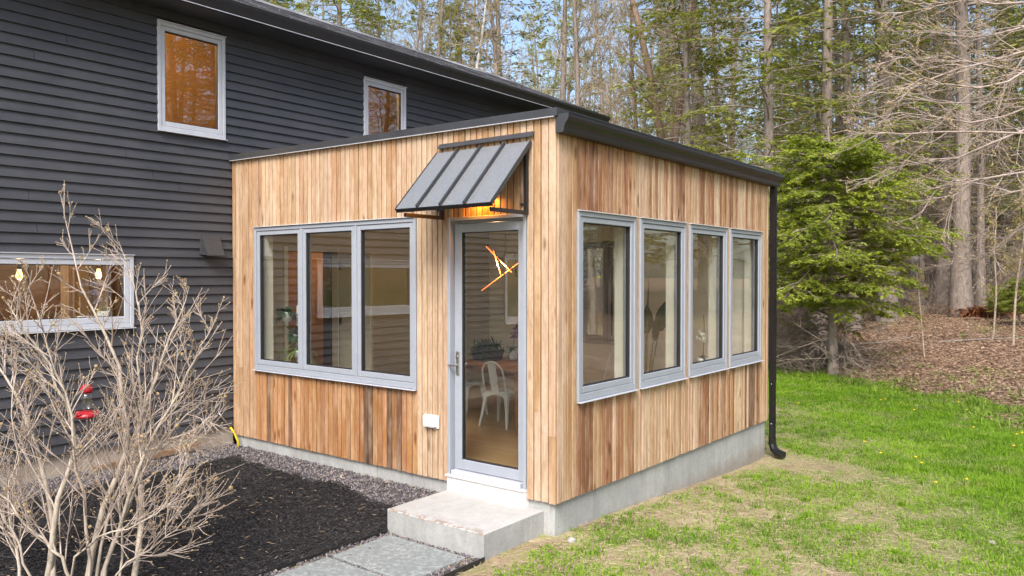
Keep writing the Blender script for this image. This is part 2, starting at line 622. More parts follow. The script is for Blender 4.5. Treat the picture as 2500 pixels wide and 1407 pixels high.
def vnoise(x, y, s, seed=0):
    """smooth value noise, -1..1"""
    x = np.asarray(x, float) / s + 1000.37 + seed * 17.3
    y = np.asarray(y, float) / s + 1000.71 + seed * 9.1
    xi, yi = np.floor(x).astype(np.int64), np.floor(y).astype(np.int64)
    fx, fy = x - xi, y - yi
    fx, fy = fx * fx * (3 - 2 * fx), fy * fy * (3 - 2 * fy)
    def h(a, b):
        n = (a * 374761393 + b * 668265263 + seed * 2147483) & 0x7fffffff
        n = ((n ^ (n >> 13)) * 1274126177) & 0x7fffffff
        return ((n ^ (n >> 16)) & 0xffff) / 32767.5 - 1
    a = h(xi, yi) * (1 - fx) + h(xi + 1, yi) * fx
    b = h(xi, yi + 1) * (1 - fx) + h(xi + 1, yi + 1) * fx
    return a * (1 - fy) + b * fy


def gline(x, y):
    """distance past the edge of the lawn, into the wood"""
    return 0.666 * x + 0.746 * y - 7.84


def hz(x, y):
    x, y = np.asarray(x, float), np.asarray(y, float)
    lawn = -0.262 - 0.20 * sst(y / 4.5) + 0.08 * sst((y - 5) / 5)
    bed = -0.13 - 0.125 * sst(-y / 0.75) * sst((x + 4.2) / 3.0)
    wb = sst((-x - 1.02) / 0.12) * sst((0.3 - y) / 0.3)
    z = lawn * (1 - wb) + bed * wb
    g = gline(x, y)
    z = z + 0.092 * np.where(g > 0, np.minimum(g, 9 + 5 * sst((g - 9) / 12)), 0)
    far = sst(g / 3)
    z = z + far * (0.09 * vnoise(x, y, 3.1, 1) + 0.04 * vnoise(x, y, 0.9, 2))
    z = z + (1 - far) * (1 - wb) * sst((np.hypot(x - 0, np.minimum(y, 0) - 0) + y * 0 - 0.4) / 1.5) * 0.02 * vnoise(x, y, 1.3, 3)
    return z


# ================================================================== timber sunroom
ZTOP = lambda x: 2.985 - (x + 4.32) / 4.32 * 0.055
WINZ0, WINZ1 = 0.742, 2.240
RW = [(0.290, 1.209), (1.283, 2.195), (2.279, 3.201), (3.274, 4.210)]
FW = (-3.885, -1.478)
DR = (-1.106, -0.279, 0.066, 2.220)
LEFT, DEEP = -4.315, 4.458

sunroom = empty("timber_sunroom", (-2.16, 2.2, 0), "flat roofed sunroom clad in vertical cedar boards joined to the charcoal house", "sunroom")


def board_runs(lo, hi, edges, w):
    """edges of boards between lo and hi with forced breaks"""
    cuts = sorted([lo, hi] + [e for e in edges if lo < e < hi])
    res = []
    for a, b in zip(cuts[:-1], cuts[1:]):
        n = max(1, round((b - a) / w))
        ws = [random.uniform(0.93, 1.07) for _ in range(n)]
        s = sum(ws)
        x = a
        for k in ws:
            res.append((x, x + k / s * (b - a)))
            x += k / s * (b - a)
    return res


def add_board(axis, a0, a1, z0, z1, color, slope=0.0):
    """one cedar board; front face slightly proud and rounded; its origin is at its foot"""
    g = 0.0050
    out = random.uniform(-0.0025, 0.0025)
    c = 0.0035
    if axis == 'x':       # on the door wall, facing -y
        y0, y1 = out, 0.021
        prof = [(a0 + g, y1), (a0 + g, y0 + c), (a0 + g + c, y0), (a1 - g - c, y0), (a1 - g, y0 + c), (a1 - g, y1)]
        org = ((a0 + a1) / 2, 0, z0)
    else:                 # on the long side, facing +x
        x0, x1 = -out, -0.021
        prof = [(x1, a0 + g), (x0 - c, a0 + g), (x0, a0 + g + c), (x0, a1 - g - c), (x0 - c, a1 - g), (x1, a1 - g)]
        org = (0, (a0 + a1) / 2, z0)
    mb = MB().prism(prof, 'z', z0, z1)
    if slope:
        n = len(mb.v) // 2
        mb.v = mb.v[:n] + [(x, y, z + slope * (x - org[0])) for x, y, z in mb.v[n:]]
    me = bpy.data.meshes.new("board")
    me.from_pydata([(x - org[0], y - org[1], z - org[2]) for x, y, z in mb.v], [], mb.f)
    me.update()
    o = link_mesh("board", me, M['board'], sunroom)
    o.location = np.array(org) - ORG[sunroom]
    o.color = (*jit(color), 1)
    return o


def split_board(axis, a0, a1, z0, z1, color, slope=0.0, p=0.16):
    """sometimes a board has a butt joint with a piece of another tone above"""
    if z1 - z0 > 1.2 and random.random() < p:
        zc = random.uniform(z0 + 0.35, z1 - 0.4)
        add_board(axis, a0, a1, z0, zc - 0.0015, color)
        add_board(axis, a0, a1, zc, z1, random.choice(WOOD_LITE + WOOD_MID), slope)
    else:
        add_board(axis, a0, a1, z0, z1, color, slope)


sl = -0.055 / 4.32
for a0, a1 in board_runs(LEFT, 0.0, [FW[0], FW[1], DR[0], DR[1]], 0.064):
    m = (a0 + a1) / 2
    ztop = float(ZTOP(m)) + 0.015
    if FW[0] < m < FW[1]:
        r = random.random()
        add_board('x', a0, a1, WINZ1 - 0.012, ztop, random.choice(WOOD_LITE if r < .82 else WOOD_MID), sl)
        add_board('x', a0, a1, -0.004 * random.random(), WINZ0 + 0.012, random.choice(WOOD_ORANGE if random.random() < .90 else WOOD_DARK))
    elif DR[0] < m < DR[1]:
        add_board('x', a0, a1, DR[3] - 0.01, ztop, random.choice(WOOD_LITE[2:] + WOOD_MID), sl)
    else:
        near_left = m < FW[0]
        split_board('x', a0, a1, -0.004 * random.random(), ztop,
                    random.choice((WOOD_MID + WOOD_LITE[2:3]) if near_left else (WOOD_LITE + WOOD_MID[:1])), sl, 0.3)
edges = [e for w in RW for e in w]
run_tone = 0
for i, (a0, a1) in enumerate(board_runs(0.0225, DEEP, edges, 0.060)):
    m = (a0 + a1) / 2
    if i % 5 == 0: run_tone = random.random()
    def tone():
        r = random.random() * 0.6 + run_tone * 0.4
        return random.choice(WOOD_LITE if r < 0.36 else WOOD_MID if r < 0.50 else WOOD_RED)
    inside = any(w[0] < m < w[1] for w in RW)
    if inside:
        c1 = tone()
        if 0.3 < m < 0.75: c1 = random.choice(WOOD_RED)
        add_board('y', a0, a1, WINZ1 - 0.012, 2.93, c1)
        c2 = tone()
        if random.random() < 0.06 or 3.75 < m < 4.2 and random.random() < .5: c2 = random.choice(WOOD_DARK)
        add_board('y', a0, a1, -0.004 * random.random(), WINZ0 + 0.012, c2)
    else:
        split_board('y', a0, a1, -0.004 * random.random(), 2.93, random.choice(WOOD_LITE + WOOD_MID), 0, 0.4)

holesF = [(FW[0] + .02, FW[1] - .02, WINZ0 + .03, WINZ1 - .03), (DR[0] + .02, DR[1] - .02, DR[2] - .3, DR[3] - .02)]
holesR = [(a + .02, b - .02, WINZ0 + .03, WINZ1 - .03) for a, b in RW]
BW = (-3.62, -1.98, 0.80, 2.20)
b = MB()
b.wall('y', 0.0225, 0.05, (LEFT, -0.0225), (0.004, 2.92), holesF)
b.wall('x', -0.05, -0.0225, (0.0505, DEEP), (0.004, 2.92), holesR)
b.build("sheathing", M['backing'], sunroom)
b = MB()
b.wall('y', 0.0515, 0.205, (LEFT + .005, -0.0515), (0.06, 2.88), holesF)
b.build("inner_wall", M['plaster'], sunroom)
b = MB().wall('x', -0.195, -0.0515, (0.2065, DEEP - .2), (0.06, 2.88), holesR)
b.build("inner_wall", M['plaster'], sunroom)
b = MB().wall('y', DEEP - 0.2, DEEP, (LEFT + .005, -0.0515), (0.004, 2.92), [BW])
b.build("rear_wall", M['plaster'], sunroom)
b = MB().wall('x', -4.31, -4.20, (0.2065, DEEP - .2015), (0.06, 2.88), [(0.63, 1.36, 0.06, 2.02)])
b.build("inner_wall", M['tan_wall'], sunroom)
MB().box(-4.2, -0.196, 0.206, DEEP - .201, 2.62, 2.70).build("ceiling", M['plaster'], sunroom)
MB().box(-4.31, -0.05, 0.052, DEEP - .01, 0.02, 0.10).build("floor", M['floor'], sunroom)
# foundation: three exposed sides set back under the boards, cast in lengths with open joints
fj = [0.035, 0.62, 1.9, 3.25, 4.0, DEEP - 0.004]
f = MB()
for a, c in zip(fj[:-1], fj[1:]):
    f.box(-0.30, -0.032, a, c - 0.006, -0.9, 0.001)
f.build("foundation", M['concrete'], sunroom)
f = MB()
fx = [-4.30, -2.02, -0.0325]
for a, c in zip(fx[:-1], fx[1:]):
    f.box(a, c - 0.006 if c < -1 else c, 0.032 if c < -1 else 0.0345, 0.034 if False else 0.26, -0.9, 0.0)
f.build("foundation", M['concrete'], sunroom)

# roof slab, edge trim, gutter and downpipe
MB().hexa([(-4.31, 0.004, 2.995), (0.012, 0.004, 2.94), (0.012, DEEP + .02, 2.94), (-4.31, DEEP + .02, 2.995),
           (-4.31, 0.004, 3.04), (0.012, 0.004, 2.985), (0.012, DEEP + .02, 2.985), (-4.31, DEEP + .02, 3.04)]).build("roof", M['shingle'], sunroom)
tr = MB()
tr.hexa([(-4.31, -0.034, float(ZTOP(-4.31))), (0.03, -0.034, float(ZTOP(0.03))), (0.03, 0.003, float(ZTOP(0.03))), (-4.31, 0.003, float(ZTOP(-4.31))),
         (-4.31, -0.034, float(ZTOP(-4.31)) + .062), (0.03, -0.034, float(ZTOP(0.03)) + .062), (0.03, 0.003, float(ZTOP(0.03)) + .066), (-4.31, 0.003, float(ZTOP(-4.31)) + .066)])
tr.build("roof_edge_trim", M['dark_trim'], sunroom)
MB().hexa([(-4.305, -0.040, float(ZTOP(-4.31)) - .006), (0.0, -0.040, float(ZTOP(0.0)) - .006), (0.0, -0.006, float(ZTOP(0)) - .006), (-4.305, -0.006, float(ZTOP(-4.31)) - .006),
           (-4.305, -0.040, float(ZTOP(-4.31)) - .0005), (0.0, -0.040, float(ZTOP(0.0)) - .0005), (0.0, -0.006, float(ZTOP(0)) - .0005), (-4.305, -0.006, float(ZTOP(-4.31)) - .0005)]).build("drip_edge", M['flash'], sunroom)
MB().box(0.003, 0.032, 0.004, DEEP + .03, 2.945, 2.99).build("roof_edge_trim", M['dark_trim'], sunroom)
gp = [(0.006, 2.805), (0.072, 2.805), (0.080, 2.822), (0.083, 2.845), (0.095, 2.872), (0.116, 2.895), (0.124, 2.915), (0.124, 2.943),
      (0.114, 2.943), (0.114, 2.92), (0.088, 2.888), (0.074, 2.85), (0.070, 2.815), (0.014, 2.815), (0.014, 2.938), (0.006, 2.938)]
gut = MB().prism(gp, 'y', -0.012, DEEP + 0.14)
gutter = gut.build("gutter", M['black_metal'], sunroom)
endp = [p for p in gp[:8]] + [(0.006, 2.943)]
MB().prism(endp, 'y', -0.0165, -0.0125).build("gutter_end_cap", M['dark_trim'], gutter)
MB().prism(endp, 'y', DEEP + 0.1405, DEEP + 0.1445).build("gutter_end_cap", M['black_metal'], gutter)
MB().box(0.112, 0.127, -0.012, DEEP + 0.14, 2.9435, 2.950).build("gutter_lip", M['black_metal'], gutter)
DY0, DY1 = DEEP + 0.022, DEEP + 0.098
dp = MB()
for (zz0, zz1) in ((-0.30, 0.45), (0.452, 2.80)):
    n = 7
    prof = []
    x0, x1 = (0.006, 0.064) if zz0 < 0 else (0.003, 0.067)
    prof = [(x0, DY0), (x1, DY0)]
    for k in range(n):
        y = DY0 + (DY1 - DY0) * (k + 0.5) / n
        prof.append((x1 - (0.005 if k % 2 == 0 else 0.0), y))
    prof += [(x1, DY1), (x0, DY1)]
    dp.prism(prof, 'z', zz0, zz1)
down = dp.build("downpipe", M['black_gloss'], sunroom)
el = MB()
path = [(0.035, (DY0 + DY1) / 2, -0.22), (0.037, (DY0 + DY1) / 2, -0.30), (0.06, (DY0 + DY1) / 2 - .01, -0.36), (0.105, (DY0 + DY1) / 2 - .03, -0.395), (0.19, (DY0 + DY1) / 2 - .06, -0.41)]
el.tube(path, [0.045, 0.047, 0.048, 0.05, 0.052], 10)
el.build("downpipe_elbow", M['black_gloss'], down, smooth=False)
for zz in (0.43, -0.05):
    for yy in (DY0 + .02,):
        MB().lathe((0.036, DY0 - 0.002, zz), [(0.006, -0.005), (0.006, 0.005)], 8).build("screw", M['flash'], down)


def window_unit(name, parent, axis, a0, a1, z0, z1, lights, face, sgn, fm, gm, stile=0.05, low=0.075, deep=0.10, sillout=0.03, sash=True):
    """frame with its sashes, panes, sill and head flashing. axis: 'x' runs along x facing -y; 'y' runs along y facing +x.
    face: coordinate of the wall face; sgn: outward sign"""
    def bx(mb, u0, u1, d0, d1, w0, w1, c=0.0):
        # d measured outward from the wall face
        p0, p1 = sorted((face + sgn * d0, face + sgn * d1))
        if axis == 'x': args = (u0, u1, p0, p1, w0, w1)
        else: args = (p0, p1, u0, u1, w0, w1)
        return mb.cbox(*args, c) if c else mb.box(*args)
    fr = MB()
    so = 0.016
    bx(fr, a0, a0 + stile * .55, -deep, so, z0, z1, .003)
    bx(fr, a1 - stile * .55, a1, -deep, so, z0, z1, .003)
    bx(fr, a0 + stile * .55 + .0005, a1 - stile * .55 - .0005, -deep, so - .001, z1 - stile * .6, z1 - .0005, .003)
    bx(fr, a0 + stile * .55 + .0005, a1 - stile * .55 - .0005, -deep, so - .001, z0 + .0005, z0 + low * .6, .003)
    for m in lights[1:-1]:
        bx(fr, m - .016, m + .016, -deep, so - .002, z0 + low * .6 + .001, z1 - stile * .6 - .001, .003)
    win = fr.build(name, fm, parent)
    ins = stile * .55 + .002
    for i, (l0, l1) in enumerate(zip(lights[:-1], lights[1:])):
        u0 = l0 + (ins if i == 0 else .0175)
        u1 = l1 - (ins if i == len(lights) - 2 else .0175)
        w0, w1 = z0 + low * .6 + .002, z1 - stile * .6 - .002
        t = stile * .72
        s = MB()
        dd0, dd1 = -0.06, 0.006
        bx(s, u0, u0 + t, dd0, dd1, w0, w1, .004)
        bx(s, u1 - t, u1, dd0, dd1, w0, w1, .004)
        bx(s, u0 + t + .0005, u1 - t - .0005, dd0, dd1 - .001, w1 - t, w1, .004)
        bx(s, u0 + t + .0005, u1 - t - .0005, dd0, dd1 - .001, w0, w0 + t * 1.15, .004)
        s.build("sash", fm, win)
        gk = MB()
        gt = .006
        q0, q1, r0, r1 = u0 + t + .0008, u1 - t - .0008, w0 + t * 1.15 + .0008, w1 - t - .0008
        bx(gk, q0, q0 + gt, -.045, -.006, r0, r1)
        bx(gk, q1 - gt, q1, -.045, -.006, r0, r1)
        bx(gk, q0 + gt, q1 - gt, -.045, -.006, r0, r0 + gt)
        bx(gk, q0 + gt, q1 - gt, -.045, -.006, r1 - gt, r1)
        gk.build("gasket", M['gasket'], win)
        p = MB()
        bx(p, q0 + gt * .5, q1 - gt * .5, -.030, -.024, r0 + gt * .5, r1 - gt * .5)
        p.build("pane", gm, win)
    if sillout:
        s = MB()
        bx(s, a0 - .006, a1 + .006, 0.001, so + sillout, z0 - .010, z0 - .002, .002)
        s.build("sill", M['flash'] if fm is not M['frame'] else M['frame_white'], win)
        h = MB()
        bx(h, a0 - .006, a1 + .006, 0.001, so + .016, z1 + .001, z1 + .009, .002)
        h.build("head_flashing", M['flash'], win)
    return win


window_unit("window", sunroom, 'x', FW[0], FW[1], WINZ0, WINZ1, [FW[0], -3.088, -2.270, FW[1]], 0.0, -1, M['frame'], M['glass'], 0.062, 0.088)
for a, c in RW:
    window_unit("window", sunroom, 'y', a, c, WINZ0, WINZ1, [a, c], 0.0, 1, M['frame'], M['glass'], 0.062, 0.095)
window_unit("window", sunroom, 'x', BW[0], BW[1], BW[2], BW[3], [BW[0], -3.05, -2.22, BW[1]], DEEP, 1, M['frame'], M['glass'], 0.06, 0.08)

# door: recessed frame, slab with one large pane, lever handle, threshold and white riser
x0, x1, z0, z1 = DR
d = MB()
for (u0, u1) in ((x0, x0 + .030), (x1 - .030, x1)):
    d.cbox(u0, u1, -0.012, 0.12, z0, z1, .003)
d.cbox(x0 + .0305, x1 - .0305, -0.011, 0.12, z1 - .030, z1 - .0005, .003)
for (u0, u1) in ((x0 + .0305, x0 + .048), (x1 - .048, x1 - .0305)):
    d.box(u0, u1, 0.05, 0.119, z0 + .001, z1 - .031)
d.box(x0 + .0485, x1 - .0485, 0.05, 0.119, z1 - .050, z1 - .031)
d.build("door_frame", M['frame'], sunroom)
s = MB()
u0, u1, w0, w1 = x0 + .052, x1 - .052, z0 + .045, z1 - .054
st, bt = .072, .085
s.cbox(u0, u0 + st, .030, .085, w0, w1, .004)
s.cbox(u1 - st * .75, u1, .030, .085, w0, w1, .004)
s.cbox(u0 + st + .0005, u1 - st * .75 - .0005, .031, .085, w1 - st, w1, .004)
s.cbox(u0 + st + .0005, u1 - st * .75 - .0005, .031, .085, w0, w0 + bt, .004)
door = s.build("door", M['frame'], sunroom)
g = MB()
q0, q1, r0, r1 = u0 + st + .001, u1 - st * .75 - .001, w0 + bt + .001, w1 - st - .001
for bb in ((q0, q0 + .006, r0, r1), (q1 - .006, q1, r0, r1), (q0 + .006, q1 - .006, r0, r0 + .006), (q0 + .006, q1 - .006, r1 - .006, r1)):
    g.box(bb[0], bb[1], .040, .075, bb[2], bb[3])
g.build("gasket", M['gasket'], door)
MB().box(q0 + .003, q1 - .003, .052, .058, r0 + .003, r1 - .003).build("pane", M['glass'], door)
h = MB()
hx = u0 + .034
h.cbox(hx - .016, hx + .016, .020, .0295, 0.90, 1.10, .003)
h.tube([(hx, .022, .985), (hx, -.030, .985)], .009, 10)
h.tube([(hx + .005, -.030, .985), (hx - .055, -.032, .985)], [.0095, .008], 10)
h.tube([(hx, .022, 1.055), (hx, .010, 1.055)], .011, 12)
h.build("handle", M['steel'], door)
MB().cbox(x0 + .0485, x1 - .0485, -.02, .118, z0 + .002, z0 + .040, .003).build("threshold", M['frame_white'], sunroom)
MB().cbox(x0 - .004, x1 + .004, -.036, .0215, z0 - .016, z0 - .0005, .003).build("door_sill", M['white_paint'], sunroom)
MB().box(x0 - .001, x1 + .001, -.014, .0335, -0.13, z0 - .0165).build("riser", M['white_paint'], sunroom)

# concrete step
stp = MB().cbox(-1.113, -0.135, -0.690, 0.030, -0.62, -0.074, 0.006)
tag(stp.build("door_step", M['step'], None, origin=(-0.62, -0.33, -0.35)), "pale concrete block step below the glass door", "step")

# ------------------------------------------------------------------ awning over the door
aw = empty("door_awning", (-0.70, 0.0, 2.22), "grey standing seam metal awning on black brackets above the glass door", "awning")
AX0, AX1 = -1.205, -0.222
TOPY, TOPZ, BOTY, BOTZ = -0.022, 2.765, -0.50, 2.262
sdir = Vector((0, BOTY - TOPY, BOTZ - TOPZ)).normalized()
nrm = Vector((0, sdir.z, -sdir.y)) * -1
if nrm.z < 0: nrm = -nrm
def aw_pt(x, t, n):
    q = Vector((x, TOPY, TOPZ)) + sdir * t + nrm * n
    return (q.x, q.y, q.z)
L = math.hypot(BOTY - TOPY, BOTZ - TOPZ)
NS = 4
for k in range(NS):
    a, c = AX0 + (AX1 - AX0) * k / NS, AX0 + (AX1 - AX0) * (k + 1) / NS - .001
    m = MB().hexa([aw_pt(a, 0, 0), aw_pt(c, 0, 0), aw_pt(c, L, 0), aw_pt(a, L, 0), aw_pt(a, 0, .004), aw_pt(c, 0, .004), aw_pt(c, L, .004), aw_pt(a, L, .004)])
    m.build("panel", M['awning'], aw)
for k in range(1, NS):
    a = AX0 + (AX1 - AX0) * k / NS
    m = MB().hexa([aw_pt(a - .008, .0, .0045), aw_pt(a + .006, .0, .0045), aw_pt(a + .006, L + .006, .0045), aw_pt(a - .008, L + .006, .0045),
                   aw_pt(a - .008, .0, .030), aw_pt(a + .006, .0, .030), aw_pt(a + .006, L + .006, .030), aw_pt(a - .008, L + .006, .030)])
    m.build("standing_seam", M['dark_trim'], aw)
for a in (AX0 - .006, AX1):
    MB().hexa([aw_pt(a, 0, -.02), aw_pt(a + .006, 0, -.02), aw_pt(a + .006, L, -.02), aw_pt(a, L, -.02), aw_pt(a, 0, .012), aw_pt(a + .006, 0, .012), aw_pt(a + .006, L, .012), aw_pt(a, L, .012)]).build("edge_trim", M['dark_trim'], aw)
MB().hexa([aw_pt(AX0 - .006, L, -.03), aw_pt(AX1 + .006, L, -.03), aw_pt(AX1 + .006, L + .006, -.03), aw_pt(AX0 - .006, L + .006, -.03),
           aw_pt(AX0 - .006, L, .006), aw_pt(AX1 + .006, L, .006), aw_pt(AX1 + .006, L + .006, .006), aw_pt(AX0 - .006, L + .006, .006)]).build("front_lip", M['black_metal'], aw)
for bxx in (-1.160, -0.268):
    w = .014
    br = MB()
    br.box(bxx - w, bxx + w, -.034, -.003, 2.205, 2.735)
    br.box(bxx - w, bxx + w, -.445, -.0345, 2.205, 2.235)
    p0, p1 = aw_pt(0, 0.03, -.006), aw_pt(0, L - .01, -.006)
    n = nrm * .026
    br.hexa([(bxx - w, p0[1] - n.y, p0[2] - n.z), (bxx + w, p0[1] - n.y, p0[2] - n.z), (bxx + w, p1[1] - n.y, p1[2] - n.z), (bxx - w, p1[1] - n.y, p1[2] - n.z),
             (bxx - w, p0[1], p0[2]), (bxx + w, p0[1], p0[2]), (bxx + w, p1[1], p1[2]), (bxx - w, p1[1], p1[2])])
    bo = br.build("bracket", M['black_metal'], aw)
    k = MB()
    k.tube([(bxx - .014, -.018, 2.29), (bxx - .045, -.018, 2.29)], [.006, .006], 8)
    k.lathe((bxx - .047, -.018, 2.29), [(.003, -.014), (.013, -.007), (.013, .007), (.003, .014)], 10)
    k.build("fixing_bolt", M['black_metal'], bo, smooth=True)
MB().hexa([(-1.20, -.034, 2.800), (-.200, -.034, 2.800), (-.200, -.001, 2.812), (-1.20, -.001, 2.812),
           (-1.20, -.034, 2.806), (-.200, -.034, 2.806), (-.200, -.001, 2.845), (-1.20, -.001, 2.845)]).build("wall_flashing", M['dark_trim'], aw)

# lamp hidden under the awning
lamp = empty("porch_light", (-0.70, -0.03, 2.36), "small amber porch light glowing under the metal awning", "light")
MB().cbox(-0.83, -0.57, -.075, -.003, 2.372, 2.392, .004).build("housing", M['black_metal'], lamp)
MB().cbox(-0.82, -0.58, -.070, -.012, 2.360, 2.3715, .003).build("diffuser", mat_emit("amber_diffuser", (1.0, 0.34, 0.05), 4.0), lamp)
pl = bpy.data.lights.new("amber_bulb", 'AREA')
pl.shape = 'RECTANGLE'; pl.size = 0.24; pl.size_y = 0.05; pl.energy = 1.3; pl.color = (1.0, 0.33, 0.03)
plo = bpy.data.objects.new("amber_bulb", pl)
COL.objects.link(plo); plo.parent = lamp; plo.location = (0, -0.012, -0.004)

# weatherproof socket cover
oc = empty("outlet_cover", (-1.29, 0, 0.49), "white plastic weatherproof outlet cover beside the door", "outlet cover")
MB().cbox(-1.375, -1.205, -.016, -.003, .430, .542, .004).build("back_plate", M['white_plastic'], oc)
MB().cbox(-1.362, -1.218, -.050, -.0165, .445, .536, .008).build("lid", M['white_plastic'], oc)
MB().box(-1.345, -1.235, -.047, -.020, .4405, .4448).build("hinge", M['frame_white'], oc)

# ================================================================== charcoal main house
WX = -4.323
HY0, HY1 = -7.0, 7.2
HW = {  # openings: (y0, y1, z0, z1)
    'upper_near': (-0.826, -0.073, 3.205, 4.308),
    'upper_far': (1.886, 2.629, 3.20, 4.275),
    'ribbon': (-2.735, -1.083, 1.228, 1.931),
    'lower_side': (-5.60, -4.660, 0.985, 2.068),
}
house = empty("charcoal_house", (-6.5, 0.0, 0.0), "two storey house in charcoal clapboards with a shingled roof behind the sunroom", "house")
openings = list(HW.values())
EXPO = 0.0968
zc = 0.088
EAVE = 4.425
while zc < EAVE + 0.03:
    ztop = zc + EXPO
    spans = [(HY0, HY1)]
    cut = [(h[0] + .004, h[1] - .004) for h in openings if h[2] < ztop - .012 and h[3] > zc + .006]
    # where an opening crosses only part of a course the clapboard is notched by lapping behind the frame
    if ztop < 2.99: cut.append((LEFT + 4.335, DEEP + 0.0))
    cut.sort()
    out, y = [], HY0
    for a, c in cut:
        if a > y: out.append((y, a))
        y = max(y, c)
    if y < HY1: out.append((y, HY1))
    for a, c in out:
        y = a
        while y < c - 1e-6:
            ln = random.uniform(1.6, 4.2)
            e = c if c - y < ln + 0.5 else y + ln
            t0 = random.uniform(-0.0008, 0.0008)
            # lapped wedge: thick butt at the bottom, thin at the top
            m = MB().hexa([(WX - .020, y + .0016, zc), (WX + .0115 + t0, y + .0016, zc - .0005), (WX + .0115 + t0, e - .0016, zc - .0005), (WX - .020, e - .0016, zc),
                           (WX - .020, y + .0016, ztop + .010), (WX - .0135, y + .0016, ztop + .010), (WX - .0135, e - .0016, ztop + .010), (WX - .020, e - .0016, ztop + .010)])
            o = m.build("clapboard", M['siding'], house)
            y = e
    zc = ztop
hw = MB().wall('x', WX - .16, WX - .0205, (HY0, HY1), (0.09, 4.62), [(h[0] + .02, h[1] - .02, h[2] + .02, h[3] - .02) for h in openings] + [(0.63, 1.36, 0.0, 2.02)])
hw.build("wall", M['dark_trim'], house)
MB().box(-8.1, WX - .161, HY1 - .15, HY1, -.5, 4.6).build("wall", M['siding'], house)
MB().box(-8.1, WX - .161, HY0, HY0 + .15, -.5, 4.6).build("wall", M['siding'], house)
MB().box(-8.1, -7.95, HY0 + .151, HY1 - .151, -.5, 4.6).build("wall", M['siding'], house)
MB().box(WX - .25, WX - .030, HY0, 0.02, -.9, 0.0875).build("foundation", M['concrete_old'], house)
MB().box(WX - .25, WX - .030, DEEP + .01, HY1, -.9, 0.0875).build("foundation", M['concrete_old'], house)

# roof: boxed eave, fascia gutter, slope with shingle courses, ridge cap
EX = -3.97
RX, PIT = -6.1, 0.44
Z0 = 4.575
MB().box(EX, WX + .004, HY0, HY1 + .02, 4.437, 4.452).build("soffit", M['dark_trim'], house)
eg = [(EX + .001, 4.440), (EX + .055, 4.440), (EX + .062, 4.46), (EX + .075, 4.50), (EX + .10, 4.535), (EX + .105, 4.565), (EX + .001, 4.565)]
MB().prism(eg, 'y', HY0, HY1 + .03).build("eave_gutter", M['black_metal'], house)
MB().box(EX + .0505, EX + .062, HY0, HY1 + .025, 4.4330, 4.4395).build("drip_edge", M['flash'], house)
def rz(x): return Z0 + (EX + .02 - x) * PIT
ro = MB()
ro.hexa([(RX, HY0 - .05, rz(RX) - .12), (EX + .03, HY0 - .05, 4.5), (EX + .03, HY1 + .10, 4.5), (RX, HY1 + .10, rz(RX) - .12),
         (RX, HY0 - .05, rz(RX)), (EX + .03, HY0 - .05, rz(EX + .03)), (EX + .03, HY1 + .10, rz(EX + .03)), (RX, HY1 + .10, rz(RX))])
roof = ro.build("roof", M['dark_trim'], house)
ro2 = MB().hexa([(2 * RX - EX, HY0 - .05, 4.45), (RX - .001, HY0 - .05, rz(RX) - .12), (RX - .001, HY1 + .10, rz(RX) - .12), (2 * RX - EX, HY1 + .10, 4.45),
                 (2 * RX - EX, HY0 - .05, 4.56), (RX - .001, HY0 - .05, rz(RX)), (RX - .001, HY1 + .10, rz(RX)), (2 * RX - EX, HY1 + .10, 4.56)])
ro2.build("roof_slope", M['dark_trim'], roof)
# shingle tabs, one mass
sv, sf = [], []
cs, sn = 1 / math.hypot(1, PIT), PIT / math.hypot(1, PIT)
rowlen = 0.14
nrows = int((EX + .03 - RX) / cs / rowlen)
for r in range(nrows):
    d0 = r * rowlen - .02
    y = HY0 - .06 + random.uniform(-.3, 0)
    while y < HY1 + .11:
        w = random.choice((0.12, 0.17, 0.22, 0.3)) * random.uniform(.9, 1.1)
        dd = d0 - random.choice((0, 0, .012, .02))
        a, c = max(y, HY0 - .06), min(y + w - .006, HY1 + .11)
        if c > a:
            b0 = len(sv)
            for (dl, hh) in ((dd, .012), (d0 + rowlen + .02, .004)):
                x = EX + .045 - dl * cs
                zb = rz(EX + .045) + dl * sn
                for yy in (a, c):
                    sv.append((x + sn * .001, yy, zb + .001))
                    sv.append((x + sn * hh, yy, zb + hh))
            # order: 0 a-low,1 a-high,2 c-low,3 c-high | 4.. upper row
            sf += [(b0 + 1, b0 + 3, b0 + 7, b0 + 5), (b0, b0 + 2, b0 + 3, b0 + 1), (b0, b0 + 1, b0 + 5, b0 + 4), (b0 + 2, b0 + 6, b0 + 7, b0 + 3)]
        y += w
me = np_mesh("shingles", np.array(sv) - ORG[house], sf)
sh = link_mesh("shingles", me, M['shingle'], roof)
sh["kind"] = "stuff"
cap = MB()
y = HY0
while y < HY1 + .05:
    cap.hexa([(RX - .14, y, rz(RX) - .045), (RX + .14, y, rz(RX) - .045), (RX + .14, y + .30, rz(RX) - .045), (RX - .14, y + .30, rz(RX) - .045),
              (RX - .02, y, rz(RX) + .035), (RX + .02, y, rz(RX) + .035), (RX + .02, y + .30, rz(RX) + .028), (RX - .02, y + .30, rz(RX) + .028)])
    y += .305
co = cap.build("ridge_cap", M['shingle'], roof)
co["kind"] = "stuff"

for k, h in HW.items():
    if k == 'ribbon': lights = [h[0], h[1]]
    else: lights = [h[0], h[1]]
    window_unit("window", house, 'y', h[0], h[1], h[2], h[3], lights, WX, 1, M['frame_white'], M['glass_old'], 0.062 if k != 'ribbon' else 0.07, 0.08, 0.12, 0.03)

# rooms behind the windows
M['warm_wood'] = mat_plain("warm_wood_wall", (0.42, 0.27, 0.12), 0.6, var=0.18, scale=2.5)
M['brown_panel'] = mat_plain("brown_wood_panel", (0.20, 0.10, 0.045), 0.5, var=0.3, scale=3)


